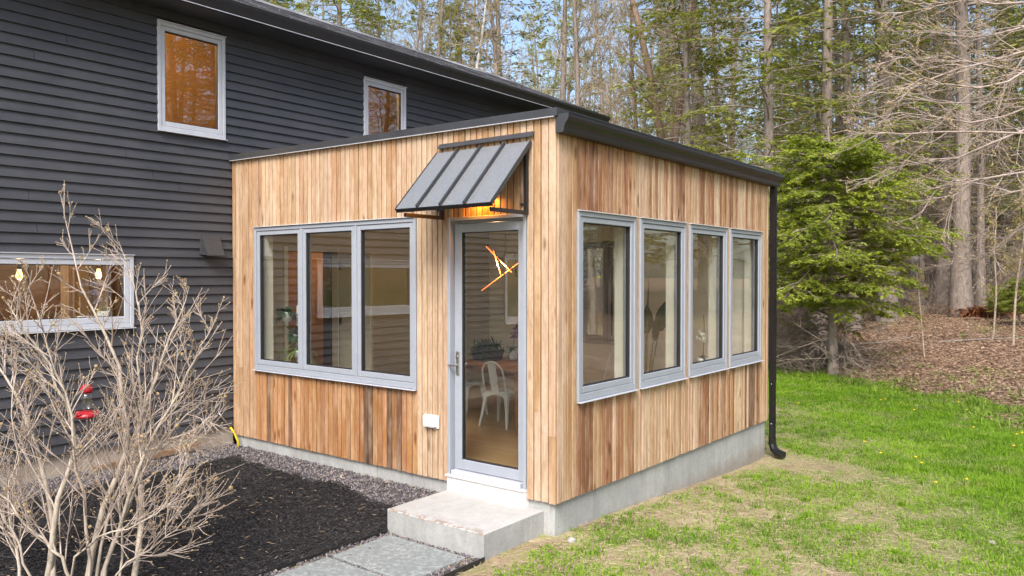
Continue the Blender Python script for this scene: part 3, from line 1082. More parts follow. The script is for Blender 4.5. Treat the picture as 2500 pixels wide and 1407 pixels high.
def room(name, x0, x1, y0, y1, z0, z1, mat, fl):
    """open toward the outside wall; five separate planes with thickness"""
    b = MB()
    b.box(x0 - .05, x0, y0 - .05, y1 + .05, z0 - .05, z1 + .05)
    b.box(x0 + .001, x1, y0 - .05, y0, z0, z1)
    b.box(x0 + .001, x1, y1, y1 + .05, z0, z1)
    b.box(x0 + .001, x1, y0 - .05, y1 + .05, z1 + .001, z1 + .05)
    o = b.build(name, mat, house)
    MB().box(x0 + .001, x1, y0 - .05, y1 + .05, z0 - .05, z0 - .001).build("room_floor", fl, house)
    return o


XI = WX - .162


def attic_room(y0, y1):
    """upper room under the sloping roof"""
    x0, z0 = -6.0, 2.75
    top = lambda x: 4.60 + (XI - x) * 0.40
    b = MB()
    b.box(x0 - .05, x0, y0 - .05, y1 + .05, z0, top(x0))
    for yy in (y0 - .05, y1):
        b.prism([(x0 + .001, z0), (XI, z0), (XI, top(XI)), (x0 + .001, top(x0 + .001))], 'y', yy, yy + .05)
    b.hexa([(x0, y0 - .05, top(x0) + .001), (XI, y0 - .05, top(XI) + .001), (XI, y1 + .05, top(XI) + .001), (x0, y1 + .05, top(x0) + .001),
            (x0, y0 - .05, top(x0) + .03), (XI, y0 - .05, top(XI) + .03), (XI, y1 + .05, top(XI) + .03), (x0, y1 + .05, top(x0) + .03)])
    b.build("room_wall", M['warm_wood'], house)
    MB().box(x0 + .001, XI, y0 - .05, y1 + .05, z0 - .05, z0 - .001).build("room_floor", M['brown_panel'], house)


attic_room(-3.0, 0.9)
attic_room(1.0, 4.4)
room("room_wall", -7.0, XI, -6.5, 0.45, 0.1, 2.6, M['brown_panel'], M['floor'])
room("room_wall", -6.6, XI, 0.55, 2.2, 0.1, 2.3, M['warm_wood'], M['floor'])
# panelled cupboard fronts seen through the long kitchen window
for i in range(9):
    yy = -2.9 + i * 0.33
    MB().cbox(-6.45, -6.40, yy, yy + .32, 0.2, 2.55, .006).build("cupboard_door", M['brown_panel'] if i % 3 else M['warm_wood'], house)


def point(name, loc, e, col, r=0.06):
    l = bpy.data.lights.new(name, 'POINT')
    l.energy = e; l.color = col; l.shadow_soft_size = r
    o = bpy.data.objects.new(name, l)
    COL.objects.link(o)
    o.location = loc
    return o


def ceiling_lamp(loc, label, e, col):
    t = empty("ceiling_lamp", loc, label, "lamp")
    MB().lathe((loc[0], loc[1], loc[2] - .02), [(.06, .0), (.06, .02)], 16).build("canopy", M['steel'], t)
    MB().lathe((loc[0], loc[1], loc[2] - .12), [(.05, .0), (.13, .03), (.14, .06), (.10, .098)], 20).build("shade", mat_emit("lamp_shade_glow", col, 3.0), t, smooth=True)
    p = point("bulb", (0, 0, -.22), e, col, .012)
    p.parent = t
    return t


ceiling_lamp((-5.35, -1.3, 4.935), "warm ceiling lamp inside the upper room with the taller orange window", 52, (1.0, 0.58, 0.20))
ceiling_lamp((-5.45, 1.9, 4.975), "warm ceiling lamp inside the upper room above the sunroom roof", 24, (1.0, 0.58, 0.25))
ceiling_lamp((-5.6, 1.4, 2.295), "warm hall lamp beyond the inner doorway of the sunroom", 4, (1.0, 0.55, 0.2))
M['bulb'] = mat_emit("bulb_glow", (1.0, 0.50, 0.16), 2.6)
for i, (bl, lab) in enumerate((((-5.3, -1.745, 1.738), "glowing pendant bulb farther from the sunroom behind the long window"), ((-5.3, -0.98, 1.748), "glowing pendant bulb nearer the sunroom behind the long window"))):
    t = empty("pendant_lamp", bl, lab, "lamp", "pendant bulbs in the kitchen")
    MB().lathe((bl[0], bl[1], bl[2]), [(.008, -.045), (.026, -.034), (.032, -.008), (.027, .018), (.017, .045), (.016, .06)], 14).build("bulb", M['bulb'], t, smooth=True)
    MB().lathe((bl[0], bl[1], bl[2]), [(.018, .0605), (.018, .10), (.008, .115)], 12).build("socket", M['black_metal'], t)
    MB().tube([(bl[0], bl[1], bl[2] + .1155), (bl[0], bl[1], 2.598)], .004, 6).build("cord", M['black_metal'], t)
    p = point("glow", (0, 0, 0), 5.5, (1.0, 0.62, 0.28), .006)
    p.parent = t; p.location = (0.0, 0, -.06)

# dryer vent hood on the clapboards
vt = empty("vent_hood", (WX, -0.26, 1.94), "black louvered vent hood on the charcoal clapboards", "vent")
v0, v1 = -0.372, -0.165
MB().cbox(WX + .003, WX + .018, v0 - .008, v1 + .008, 1.955, 2.168, .003).build("back_plate", M['dark_trim'], vt)
MB().hexa([(WX + .0185, v0, 1.955), (WX + .135, v0, 1.955), (WX + .135, v1, 1.955), (WX + .0185, v1, 1.955),
           (WX + .0185, v0, 2.160), (WX + .028, v0, 2.160), (WX + .028, v1, 2.160), (WX + .0185, v1, 2.160)]).build("hood", mat_plain('hood_metal', (0.042, 0.042, 0.046), .35, 0, .25, 40), vt)
MB().box(WX + .130, WX + .139, v0 - .004, v1 + .004, 1.942, 1.9545).build("lip", M['dark_trim'], vt)

# yellow conduit in the corner, scrap plank on the footing
cd = empty("service_conduit", (-4.20, -0.02, -0.15), "yellow and grey conduit rising from the gravel in the house corner", "conduit")
MB().tube([(-4.17, -.02, -.2), (-4.18, -.03, -.06), (-4.21, -.06, .04), (-4.235, -.085, .09)], .012, 8).build("yellow_sleeve", mat_plain("yellow_plastic", (0.62, 0.47, 0.02), .4), cd, smooth=True)
MB().tube([(-4.236, -.086, .0905), (-4.262, -.13, .16), (-4.285, -.16, .215), (-4.30, -.185, .26)], .008, 8).build("grey_pipe", M['steel'], cd, smooth=True)
pk = MB()
pk.hexa([(-4.30, -1.50, -.125), (-4.27, -1.50, -.13), (-4.27, -.42, -.075), (-4.30, -.42, -.07), (-4.305, -1.50, -.075), (-4.275, -1.50, -.08), (-4.275, -.40, -.025), (-4.305, -.42, -.02)])
tag(pk.build("scrap_plank", mat_plain("weathered_plank", (0.20, 0.12, 0.065), .8, var=.3, scale=14), None, origin=(-4.29, -.95, -.13)), "weathered brown plank leaning on the old house footing", "plank")

# ================================================================== inside the sunroom
FZ = 0.1005


def rot(p, a): return (p[0] * math.cos(a) - p[1] * math.sin(a), p[0] * math.sin(a) + p[1] * math.cos(a), p[2])


def make_chair(loc, rz_, s, label):
    """stamped metal cafe chair: hoop back with a central splat, sheet seat, splayed tapering legs; faces local +y"""
    t = empty("metal_chair", loc, label, "chair", "white metal chairs at the dining table", rz_)
    ORG[t] = np.zeros(3)
    def S(mb):
        mb.v = [(x * s, y * s, z * s) for x, y, z in mb.v]
        return mb
    seat = MB().cbox(-.18, .18, -.17, .18, .435, .452, .006)
    S(seat).build("seat", M['chair_metal'], t)
    ap = MB()
    for (xa, ya, xb, yb) in ((-.17, -.165, .17, -.165), (.17, -.165, .175, .17), (-.17, -.165, -.175, .17), (-.175, .172, .175, .172)):
        n = 8
        for k in range(n):
            f0, f1 = k / n, (k + 1) / n
            def dip(f): return .432 - .012 - .07 * (2 * abs(f - .5)) ** 2.2
            p, q = (xa + (xb - xa) * f0, ya + (yb - ya) * f0), (xa + (xb - xa) * f1, ya + (yb - ya) * f1)
            nx, ny = (yb - ya), -(xb - xa)
            l = math.hypot(nx, ny); nx, ny = nx / l * .003, ny / l * .003
            ap.hexa([(p[0] - nx, p[1] - ny, dip(f0)), (p[0] + nx, p[1] + ny, dip(f0)), (q[0] + nx, q[1] + ny, dip(f1)), (q[0] - nx, q[1] - ny, dip(f1)),
                     (p[0] - nx, p[1] - ny, .4335), (p[0] + nx, p[1] + ny, .4335), (q[0] + nx, q[1] + ny, .4335), (q[0] - nx, q[1] - ny, .4335)])
    S(ap).build("apron", M['chair_metal'], t)
    for sx in (-1, 1):
        for sy in (-1, 1):
            l = MB()
            tx, ty, bx_, by_ = sx * .158, sy * .148, sx * .215, sy * (.225 if sy < 0 else .195)
            a, c = .026, .011
            mx_, my_ = tx * .55 + bx_ * .45, ty * .6 + by_ * .4
            l.hexa([(mx_ - .017, my_ - .017, .22), (mx_ + .017, my_ - .017, .22), (mx_ + .017, my_ + .017, .22), (mx_ - .017, my_ + .017, .22),
                    (tx - a, ty - a, .425), (tx + a, ty - a, .425), (tx + a, ty + a, .425), (tx - a, ty + a, .425)])
            l.hexa([(bx_ - c, by_ - c, .0), (bx_ + c, by_ - c, .0), (bx_ + c, by_ + c, .0), (bx_ - c, by_ + c, .0),
                    (mx_ - .017, my_ - .017, .2195), (mx_ + .017, my_ - .017, .2195), (mx_ + .017, my_ + .017, .2195), (mx_ - .017, my_ + .017, .2195)])
            S(l).build("leg", M['chair_metal'], t)
    pts = []
    for k in range(15):
        f = k / 14
        a = math.pi * f
        x = -.165 * math.cos(a) / max(.86, abs(math.cos(a)) * .86 + .14)
        z = .45 + .40 * min(1, (math.sin(a) * 1.0) ** .55) if 0 < k < 14 else .44
        pts.append((x, -.165 - .10 * (z - .44) / .41, z))
    S(MB().tube(pts, .0115, 8)).build("back_hoop", M['chair_metal'], t, smooth=True)
    S(MB().hexa([(-.055, -.170, .45), (.055, -.170, .45), (.055, -.166, .45), (-.055, -.166, .45), (-.062, -.268, .845), (.062, -.268, .845), (.062, -.263, .845), (-.062, -.263, .845)])).build("backrest", M['chair_metal'], t)
    return t


CS = 0.84
make_chair((-1.96, 1.80, FZ), R(4), CS, "white metal cafe chair with its back to the door beside the table leg")
make_chair((-2.72, 2.06, FZ), R(-6), CS, "white metal cafe chair half hidden behind the door edge")
make_chair((-1.55, 2.95, FZ), R(118), CS, "white metal cafe chair on the far side of the dining table")
make_chair((-2.25, 3.25, FZ), R(150), CS, "white metal cafe chair by the far end of the dining table")

tb = empty("dining_table", (-2.2, 2.4, FZ), "round edged wooden dining table with tapered orange legs inside the sunroom", "table")
TZ = 0.735
ang = R(-20)
def tpt(u, v, z): 
    q = rot((u, v, 0), ang)
    return (-1.62 + q[0], 1.55 + q[1], z)
prof = []
for (cu, cv, a0) in ((-.06, .06, -90), (-.06, .86, 0), (-1.28, .86, 90), (-1.28, .06, 180)):
    for k in range(5):
        a = R(a0 + k * 22.5)
        q = tpt(cu + .06 * math.cos(a), cv + .06 * math.sin(a), 0)
        prof.append((q[0], q[1]))
MB().prism(prof, 'z', TZ - .028, TZ).build("tabletop", M['teak'], tb)
for (u, v) in ((-.10, .10), (-.10, .82), (-1.24, .10), (-1.24, .82)):
    p = tpt(u, v, 0)
    MB().tube([(p[0], p[1], FZ), (p[0], p[1], TZ - .0285)], [.014, .024], 10).build("leg", mat_plain("orange_leg_wood", (0.46, 0.19, 0.05), .4) if 'leg' not in M else M['leg'], tb)
apn = MB()
for (ua, va, ub, vb) in ((-.12, .10, -1.22, .10), (-.12, .82, -1.22, .82)):
    pa, pb = tpt(ua, va, 0), tpt(ub, vb, 0)
    dx, dy = pb[1] - pa[1], -(pb[0] - pa[0])
    l = math.hypot(dx, dy); dx, dy = dx / l * .01, dy / l * .01
    apn.hexa([(pa[0] - dx, pa[1] - dy, TZ - .10), (pb[0] - dx, pb[1] - dy, TZ - .10), (pb[0] + dx, pb[1] + dy, TZ - .10), (pa[0] + dx, pa[1] + dy, TZ - .10),
              (pa[0] - dx, pa[1] - dy, TZ - .029), (pb[0] - dx, pb[1] - dy, TZ - .029), (pb[0] + dx, pb[1] + dy, TZ - .029), (pa[0] + dx, pa[1] + dy, TZ - .029)])
apn.build("rail", M['teak'], tb)

M['house_leaf'] = mat_leaf("houseplant_leaf", [(0.0, (0.012, 0.035, 0.012)), (0.5, (0.03, 0.08, 0.02)), (1.0, (0.07, 0.15, 0.03))], .2, .4, 6)
M['spider_leaf'] = mat_leaf("spider_plant_leaf", [(0.0, (0.10, 0.20, 0.03)), (1.0, (0.30, 0.42, 0.08))], .3, .4, 6)
M['pink_petal'] = mat_leaf("pink_petal", [(0.0, (0.35, 0.12, 0.32)), (1.0, (0.60, 0.30, 0.55))], .3, .5, 8)
M['white_petal'] = mat_leaf("white_petal", [(0.0, (0.75, 0.75, 0.66)), (1.0, (0.85, 0.86, 0.80))], .3, .5, 8)
M['lilac_petal'] = mat_leaf("lilac_petal", [(0.0, (0.36, 0.32, 0.48)), (1.0, (0.62, 0.58, 0.72))], .3, .5, 8)
M['planter'] = mat_plain("dark_planter", (0.045, 0.028, 0.022), .6)
M['stem'] = mat_plain("green_brown_stem", (0.10, 0.09, 0.035), .6)


def leaf_mesh(leaves):
    """leaves: (base, direction, up, length, width, droop): curved two-sided strip with a fold"""
    V, Q = [], []
    for b_, d_, u_, ln, w, dr in leaves:
        b_, d_, u_ = Vector(b_), Vector(d_).normalized(), Vector(u_)
        s_ = d_.cross(u_)
        if s_.length < 1e-4: s_ = Vector((1, 0, 0))
        s_.normalize()
        k = 5
        i0 = len(V)
        for j in range(k + 1):
            f = j / k
            ww = w * math.sin(math.pi * (0.08 + 0.92 * f) ** .8) if j < k else w * .05
            p = b_ + d_ * ln * f - Vector((0, 0, 1)) * dr * ln * f * f
            V += [tuple(p - s_ * ww * .5), tuple(p + Vector((0, 0, -.12 * ww))), tuple(p + s_ * ww * .5)]
        for j in range(k):
            a = i0 + j * 3
            Q += [(a, a + 1, a + 4, a + 3), (a + 1, a + 2, a + 5, a + 4)]
    return np.array(V), Q


def foliage(name, leaves, mat, parent):
    V, Q = leaf_mesh(leaves)
    return link_mesh(name, np_mesh(name, V - ORG.get(parent, np.zeros(3)), Q, smooth=True), mat, parent)


def rdir(zlo, zhi):
    a = random.uniform(0, 2 * math.pi)
    z = random.uniform(zlo, zhi)
    r = math.sqrt(max(0, 1 - z * z))
    return (r * math.cos(a), r * math.sin(a), z)


def bushy(c, n, ln, w, zlo=-.1, zhi=.95, dr=.3, sp=.04):
    L_ = []
    for _ in range(n):
        d_ = rdir(zlo, zhi)
        L_.append(((c[0] + random.gauss(0, sp), c[1] + random.gauss(0, sp), c[2] + random.gauss(0, sp * .4)), d_, (0, 0, 1), ln * random.uniform(.6, 1.15), w * random.uniform(.7, 1.2), dr * random.uniform(.3, 1.4)))
    return L_


def blossoms(c, n, spread, size):
    L_ = []
    for _ in range(n):
        p = (c[0] + random.gauss(0, spread[0]), c[1] + random.gauss(0, spread[1]), c[2] + random.gauss(0, spread[2]))
        for k in range(5):
            L_.append((p, rdir(-.5, .6), rdir(0, 1), size * random.uniform(.8, 1.2), size * .8, .2))
    return L_


pt_ = (-2.55, 2.24)
pl_ = empty("table_planter", (pt_[0], pt_[1], TZ), "dark wooden planter of bushy greenery on the dining table", "planter")
MB().hexa([(pt_[0] - .15, pt_[1] - .08, TZ), (pt_[0] + .15, pt_[1] - .08, TZ), (pt_[0] + .15, pt_[1] + .08, TZ), (pt_[0] - .15, pt_[1] + .08, TZ),
           (pt_[0] - .18, pt_[1] - .10, TZ + .13), (pt_[0] + .18, pt_[1] - .10, TZ + .13), (pt_[0] + .18, pt_[1] + .10, TZ + .13), (pt_[0] - .18, pt_[1] + .10, TZ + .13)]).build("trough", M['planter'], pl_)
foliage("foliage", bushy((pt_[0], pt_[1], TZ + .12), 260, .17, .025, -.1, .95, .2, .07), M['house_leaf'], pl_)
ov = empty("orchid_pot", (-2.33, 2.45, TZ), "pink orchid in a white jug on the dining table", "plant")
MB().lathe((-2.33, 2.45, TZ), [(.045, 0), (.06, .05), (.05, .12), (.055, .15)], 18).build("jug", M['white_plastic'], ov, smooth=True)
MB().tube([(-2.33, 2.45, TZ + .14), (-2.32, 2.46, TZ + .26), (-2.29, 2.45, TZ + .38), (-2.26, 2.44, TZ + .42)], .005, 6).build("stem", M['stem'], ov)
foliage("flowers", blossoms((-2.30, 2.45, TZ + .33), 16, (.035, .035, .06), .035), M['pink_petal'], ov)
foliage("leaves", bushy((-2.33, 2.45, TZ + .14), 9, .16, .05, .1, .6, .5, .015), M['house_leaf'], ov)
tg = MB().lathe((-2.85, 2.42, TZ), [(.01, .0), (.035, .012), (.045, .04), (.035, .068), (.01, .08)], 14).build("orange_fruit", mat_plain("orange_peel", (0.55, 0.24, 0.03), .5), None, smooth=True, origin=(-2.85, 2.42, TZ))
tag(tg, "single orange fruit lying on the dining table", "fruit")

# branching stick chandelier
ch = empty("stick_chandelier", (-2.1, 2.0, 1.85), "chandelier of crossed glowing copper sticks hanging behind the door glass", "chandelier")
M['stick'] = mat_emit("copper_glow", (1.0, 0.27, 0.07), 0.42)
for a, c in (((-2.366, 2.0, 2.068), (-1.98, 1.98, 1.773)), ((-2.209, 1.94, 2.018), (-2.103, 1.95, 1.727)), ((-1.905, 2.03, 1.886), (-2.409, 1.97, 1.563))):
    dv = (Vector(c) - Vector(a)).normalized()
    up = Vector((0, 1, 0))
    sd_ = dv.cross(up).normalized()
    def stick(off, w, t0):
        q = []
        for e in (a, c):
            e = Vector(e) + up * off
            for (i, j) in ((-1, -1), (1, -1), (1, 1), (-1, 1)):
                q.append(tuple(e + sd_ * w * i + up * t0 * j))
        return MB().hexa(q)
    bar = stick(.008, .0065, .005).build("bar", M['black_metal'], ch)
    stick(-.001, .0052, .0035).build("light_strip", M['stick'], bar)
for a, c in (((-2.35, 2.06, 2.01), (-2.16, 2.05, 1.90)), ((-2.29, 2.08, 1.80), (-2.12, 2.05, 1.90)), ((-2.02, 2.08, 2.0), (-1.98, 2.06, 1.72))):
    MB().tube([a, c], .010, 6).build("bar", M['black_metal'], ch)
MB().tube([(-2.09, 2.0, 1.88), (-2.09, 2.0, 2.618)], .004, 6).build("cord", M['black_metal'], ch)
cp = point("glow", (0, 0, 0), 7, (1.0, 0.60, 0.32), .006)
cp.parent = ch; cp.location = (-.05, -.08, 0)

# open inner door with black hinges
idr = empty("inner_door", (-4.19, 1.36, 0.1), "pale inner door with black hinges standing ajar in the sunroom", "door")
MB().cbox(-4.19, -3.62, 1.372, 1.41, .115, 2.0, .003).build("door_leaf", M['tan_wall'], idr)
for zz in (1.80, 1.13, 0.35):
    MB().cbox(-4.198, -4.14, 1.362, 1.3715, zz, zz + .09, .002).build("hinge", M['black_metal'], idr)
for (yy) in (0.58, 1.3605):
    MB().box(-4.199, -4.185, yy, yy + .05 if yy < 1 else yy + .001, .101, 2.07).build("door_casing", M['plaster'], sunroom)

# potted plants in the corner by the triple window
potspec = [((-3.92, .42, 1.33), "white pot of dark trailing leaves, highest on the planter tower", M['house_leaf'], 30),
           ((-3.80, .46, 1.10), "white pot of broad green leaves, second on the planter tower", M['house_leaf'], 34),
           ((-3.72, .44, .92), "white pot with yellow green arching spider plant", M['spider_leaf'], 46),
           ((-3.78, .45, .72), "white pot of dark leaves, third on the planter tower", M['house_leaf'], 30),
           ((-3.95, .42, .62), "white pot of small leaves, lowest on the planter tower", M['house_leaf'], 24)]
tw = empty("planter_tower", (-3.84, .52, FZ), "pale upright planter tower holding pots by the triple window", "planter")
MB().cbox(-3.90, -3.80, .53, .58, FZ, 1.40, .004).build("post", M['white_plastic'], tw)
MB().cbox(-4.02, -3.66, .42, .66, FZ, FZ + .03, .004).build("base", M['white_plastic'], tw)
for p, lab, mt, n in potspec:
    t = empty("potted_plant", p, lab, "plant", "pots on the planter tower")
    MB().lathe(p, [(.045, -.10), (.062, -.02), (.066, 0.0), (.058, .0), (.05, -.03)], 16).build("pot", M['white_plastic'], t, smooth=True)
    if mt is M['spider_leaf']: L_ = bushy((p[0], p[1], p[2]), n, .30, .018, .1, .8, 1.0, .015)
    else: L_ = bushy((p[0], p[1], p[2] + .01), n, .15, .07, -.2, .8, .8, .03)
    foliage("leaves", L_, mt, t)

# tall strap leaved plant and white orchid by the side windows
bp = empty("tall_houseplant", (-.55, 2.42, FZ), "tall dark broad leaved houseplant behind the second tall window", "plant")
MB().lathe((-.55, 2.42, FZ), [(.10, 0), (.13, .05), (.15, .28), (.14, .30)], 20).build("pot", M['planter'], bp, smooth=True)
L_ = []
for (dx, dy, dz, ln) in ((.03, .0, 1.0, .55), (-.25, -.12, .9, .42), (.18, .16, .9, .40), (-.12, .25, .85, .36), (.26, -.2, .8, .34), (.05, -.28, .8, .36), (-.3, .1, .7, .34)):
    L_.append(((-.55 + dx * .6, 2.42 + dy * .6, FZ + .3 + dz * .85), (dx, dy, dz), (-dy + .2, dx + .1, .3), ln, .17, .12))
foliage("leaves", L_, M['house_leaf'], bp)
sm = MB()
for l in L_: sm.tube([(-.55, 2.42, FZ + .29), tuple(Vector(l[0]) + Vector((0, 0, .02)))], [.012, .008], 6)
sm.build("stalks", M['stem'], bp)
op = empty("white_orchid", (-.14, 2.93, WINZ0 + .03), "white orchid in bloom on the sill of the third tall window", "plant")
MB().lathe((-.145, 2.93, .773), [(.04, 0), (.05, .03), (.055, .09), (.05, .09)], 16).build("pot", M['white_plastic'], op, smooth=True)
MB().tube([(-.145, 2.93, .85), (-.14, 2.95, 1.05), (-.14, 2.95, 1.20), (-.14, 2.94, 1.32)], .005, 6).build("stem", M['stem'], op)
foliage("flowers", blossoms((-.14, 2.88, 1.10), 13, (.015, .045, .035), .04), M['white_petal'], op)
foliage("leaves", bushy((-.15, 2.93, .86), 12, .085, .035, .25, .8, .4, .01), M['house_leaf'], op)
# orchid and bowl on the kitchen sill
ok = empty("lilac_orchid", (-4.56, -1.27, 1.32), "lilac orchid in a white pot on the long kitchen window sill", "plant")
MB().lathe((-4.56, -1.27, 1.285), [(.045, 0), (.055, .05), (.058, .10), (.05, .10)], 16).build("pot", M['white_plastic'], ok, smooth=True)
MB().tube([(-4.56, -1.27, 1.38), (-4.56, -1.29, 1.55), (-4.55, -1.33, 1.62)], .005, 6).build("stem", M['stem'], ok)
foliage("flowers", blossoms((-4.55, -1.33, 1.57), 14, (.02, .05, .05), .045), M['lilac_petal'], ok)
foliage("leaves", bushy((-4.56, -1.27, 1.39), 9, .17, .06, .1, .7, .5, .01), M['spider_leaf'], ok)
MB().box(-4.70, -4.49, -2.70, -1.10, 1.25, 1.2845).build("inner_sill", M['white_paint'], house)
bw = MB().lathe((-4.57, -1.43, 1.285), [(.03, 0), (.06, .03), (.08, .055), (.072, .055), (.03, .02)], 18).build("white_bowl", M['white_plastic'], None, smooth=True, origin=(-4.57, -1.43, 1.285))
tag(bw, "small white bowl beside the lilac orchid on the kitchen sill", "bowl")

# ================================================================== ground
def mat_ground():
    t = NT("ground_soil_and_litter")
    w = t.world()
    sep = t.node("ShaderNodeSeparateXYZ")
    t.link(w, sep.inputs[0])
    g = t.math('ADD', t.math('MULTIPLY', sep.outputs[0], 0.666), t.math('MULTIPLY_ADD', sep.outputs[1], 0.746, -7.84))
    edge = t.noise(w, 0.7, 4, 0.6)
    mask = t.math('MULTIPLY_ADD', g, 0.9, t.math('MULTIPLY_ADD', edge, 2.4, -1.1), clamp=True)
    n1 = t.noise(w, 2.2, 6, 0.65)
    n2 = t.noise(w, 24, 5, 0.7)
    soil = t.ramp(n1, [(0.30, (0.24, 0.175, 0.115)), (0.52, (0.40, 0.31, 0.20)), (0.70, (0.52, 0.43, 0.28))])
    soil = t.mix(t.ramp(n2, [(0.35, 0.5), (0.6, 0.0)]), soil, (0.13, 0.09, 0.06))
    lush = t.math('MULTIPLY_ADD', sep.outputs[1], 0.25, t.math('MULTIPLY_ADD', sep.outputs[0], 0.5, t.math('MULTIPLY_ADD', n1, 1.4, -1.7)), clamp=True)
    soil = t.mix(t.ramp(t.noise(w, 3.4, 6, 0.7), [(0.44, 0.0), (0.62, 0.55)]), soil, (0.26, 0.29, 0.10))
    soil = t.mix(t.math('MULTIPLY', lush, 0.75), soil, (0.12, 0.19, 0.03))
    vo = t.node("ShaderNodeTexVoronoi")
    t.link(t.world((1, 1, 0.3)), vo.inputs['Vector'])
    vo.inputs['Scale'].default_value = 16
    sepc = t.node("ShaderNodeSeparateColor")
    t.link(vo.outputs['Color'], sepc.inputs[0])
    leaf = t.ramp(sepc.outputs[0], [(0.0, (0.10, 0.06, 0.042)), (0.4, (0.20, 0.12, 0.08)), (0.75, (0.29, 0.185, 0.125)), (1.0, (0.38, 0.27, 0.19))])
    leaf = t.mix(t.ramp(n2, [(0.35, 0.5), (0.6, 0.0)]), leaf, (0.05, 0.03, 0.02))
    moss = t.noise(w, 0.45, 5, 0.65)
    leaf = t.mix(t.ramp(moss, [(0.56, 0.0), (0.66, 0.6)]), leaf, (0.20, 0.22, 0.05))
    leaf = t.mix(t.ramp(t.noise(w, 1.3, 5, 0.7), [(0.52, 0.0), (0.68, 0.5)]), leaf, (0.42, 0.34, 0.26))
    c = t.mix(mask, soil, leaf)
    nb = t.bump(n2, 0.7, 0.03)
    return t.done(t.pbr(c, 0.95, 0, nb, 0.15))


M['ground'] = mat_ground()


def axis_pts(lo, hi, dense_lo, dense_hi, fine, grow):
    p = list(np.arange(dense_lo, dense_hi + 1e-6, fine))
    s, x = fine, dense_lo
    while x > lo:
        s *= grow; x -= s; p.insert(0, max(x, lo))
    s, x = fine, dense_hi
    while x < hi:
        s *= grow; x += s; p.append(min(x, hi))
    return np.array(p)


gx = axis_pts(-160, 170, -6, 6, 0.16, 1.08)
gy = axis_pts(-90, 220, -4, 16, 0.16, 1.08)
GX, GY = np.meshgrid(gx, gy)
GZ = hz(GX, GY)
# keep the soil below the floors
ins = (GX < -0.25) & (GX > -7.9) & (GY > 0.25) & (GY < 4.3)
ins |= (GX < -4.55) & (GX > -7.9) & (GY > -6.9) & (GY < 7.1)
GZ = np.where(ins, -0.6, GZ)
nx, ny = len(gx), len(gy)
idx = np.arange(nx * ny).reshape(ny, nx)
Q = np.stack([idx[:-1, :-1], idx[:-1, 1:], idx[1:, 1:], idx[1:, :-1]], -1).reshape(-1, 4)
gme = np_mesh("ground", np.stack([GX, GY, GZ], -1).reshape(-1, 3), Q, smooth=True)
tag(link_mesh("ground", gme, M['ground']), "lawn soil giving way to a leaf covered woodland floor", "ground", kind="structure")

# ------------------------------------------------------------------ small scattered pieces
def ico_unit():
    import bmesh
    bm = bmesh.new()
    bmesh.ops.create_icosphere(bm, subdivisions=1, radius=1.0)
    V = np.array([v.co[:] for v in bm.verts])
    F = np.array([[v.index for v in f.verts] for f in bm.faces])
    bm.free()
    return V, F


ICO_V, ICO_F = ico_unit()
OCT_V = np.array([(1, 0, 0), (-1, 0, 0), (0, 1, 0), (0, -1, 0), (0, 0, 1), (0, 0, -1)], float)
OCT_F = np.array([(0, 2, 4), (2, 1, 4), (1, 3, 4), (3, 0, 4), (2, 0, 5), (1, 2, 5), (3, 1, 5), (0, 3, 5)])


def rand_rot(n):
    q = rng.normal(size=(n, 4))
    q /= np.linalg.norm(q, axis=1)[:, None]
    w, x, y, z = q.T
    return np.stack([np.stack([1 - 2 * (y * y + z * z), 2 * (x * y - z * w), 2 * (x * z + y * w)], -1),
                     np.stack([2 * (x * y + z * w), 1 - 2 * (x * x + z * z), 2 * (y * z - x * w)], -1),
                     np.stack([2 * (x * z - y * w), 2 * (y * z + x * w), 1 - 2 * (x * x + y * y)], -1)], 1)


def scatter_mesh(name, P, S, base_v, base_f, jitter=0.18):
    """P: centres, S: per-axis half sizes (n,3); random turn and lumpy shape"""
    n = len(P)
    V = base_v[None] * (1 + rng.uniform(-jitter, jitter, (n, len(base_v), 1)))
    V = V * S[:, None, :]
    V = np.einsum('nij,nkj->nki', rand_rot(n), V) + P[:, None, :]
    F = base_f[None] + (np.arange(n) * len(base_v))[:, None, None]
    return np_mesh(name, V.reshape(-1, 3), None, F.reshape(-1, 3))


def mat_pebble(name, stops):
    t = NT(name)
    g = t.node("ShaderNodeNewGeometry")
    c = t.ramp(g.outputs['Random Per Island'], stops)
    n = t.noise(t.world(), 120, 4)
    c = t.mix(t.ramp(n, [(0.35, 0.35), (0.6, 0.0)]), c, (0.05, 0.045, 0.045))
    return t.done(t.pbr(c, 0.75, 0, None, 0.35))


M['gravel'] = mat_pebble("crushed_gravel", [(0.0, (0.045, 0.040, 0.045)), (0.35, (0.11, 0.098, 0.105)), (0.7, (0.20, 0.18, 0.185)), (0.93, (0.30, 0.265, 0.25)), (1.0, (0.42, 0.33, 0.24))])
M['mulch'] = mat_pebble("black_mulch", [(0.0, (0.006, 0.006, 0.007)), (0.6, (0.015, 0.014, 0.015)), (0.9, (0.036, 0.033, 0.033)), (1.0, (0.10, 0.085, 0.072))])


def edge_bed(x, y):
    """how far inside the mulch (positive) from the gravel margin"""
    wob = 0.06 * vnoise(x, y, 0.45, 5) + 0.03 * vnoise(x, y, 0.15, 6)
    a = -y - 0.30 - 0.10 * sst((x + 2.2) / 1.0) + wob
    c = (x + 3.78) + wob
    return np.minimum(a, c)


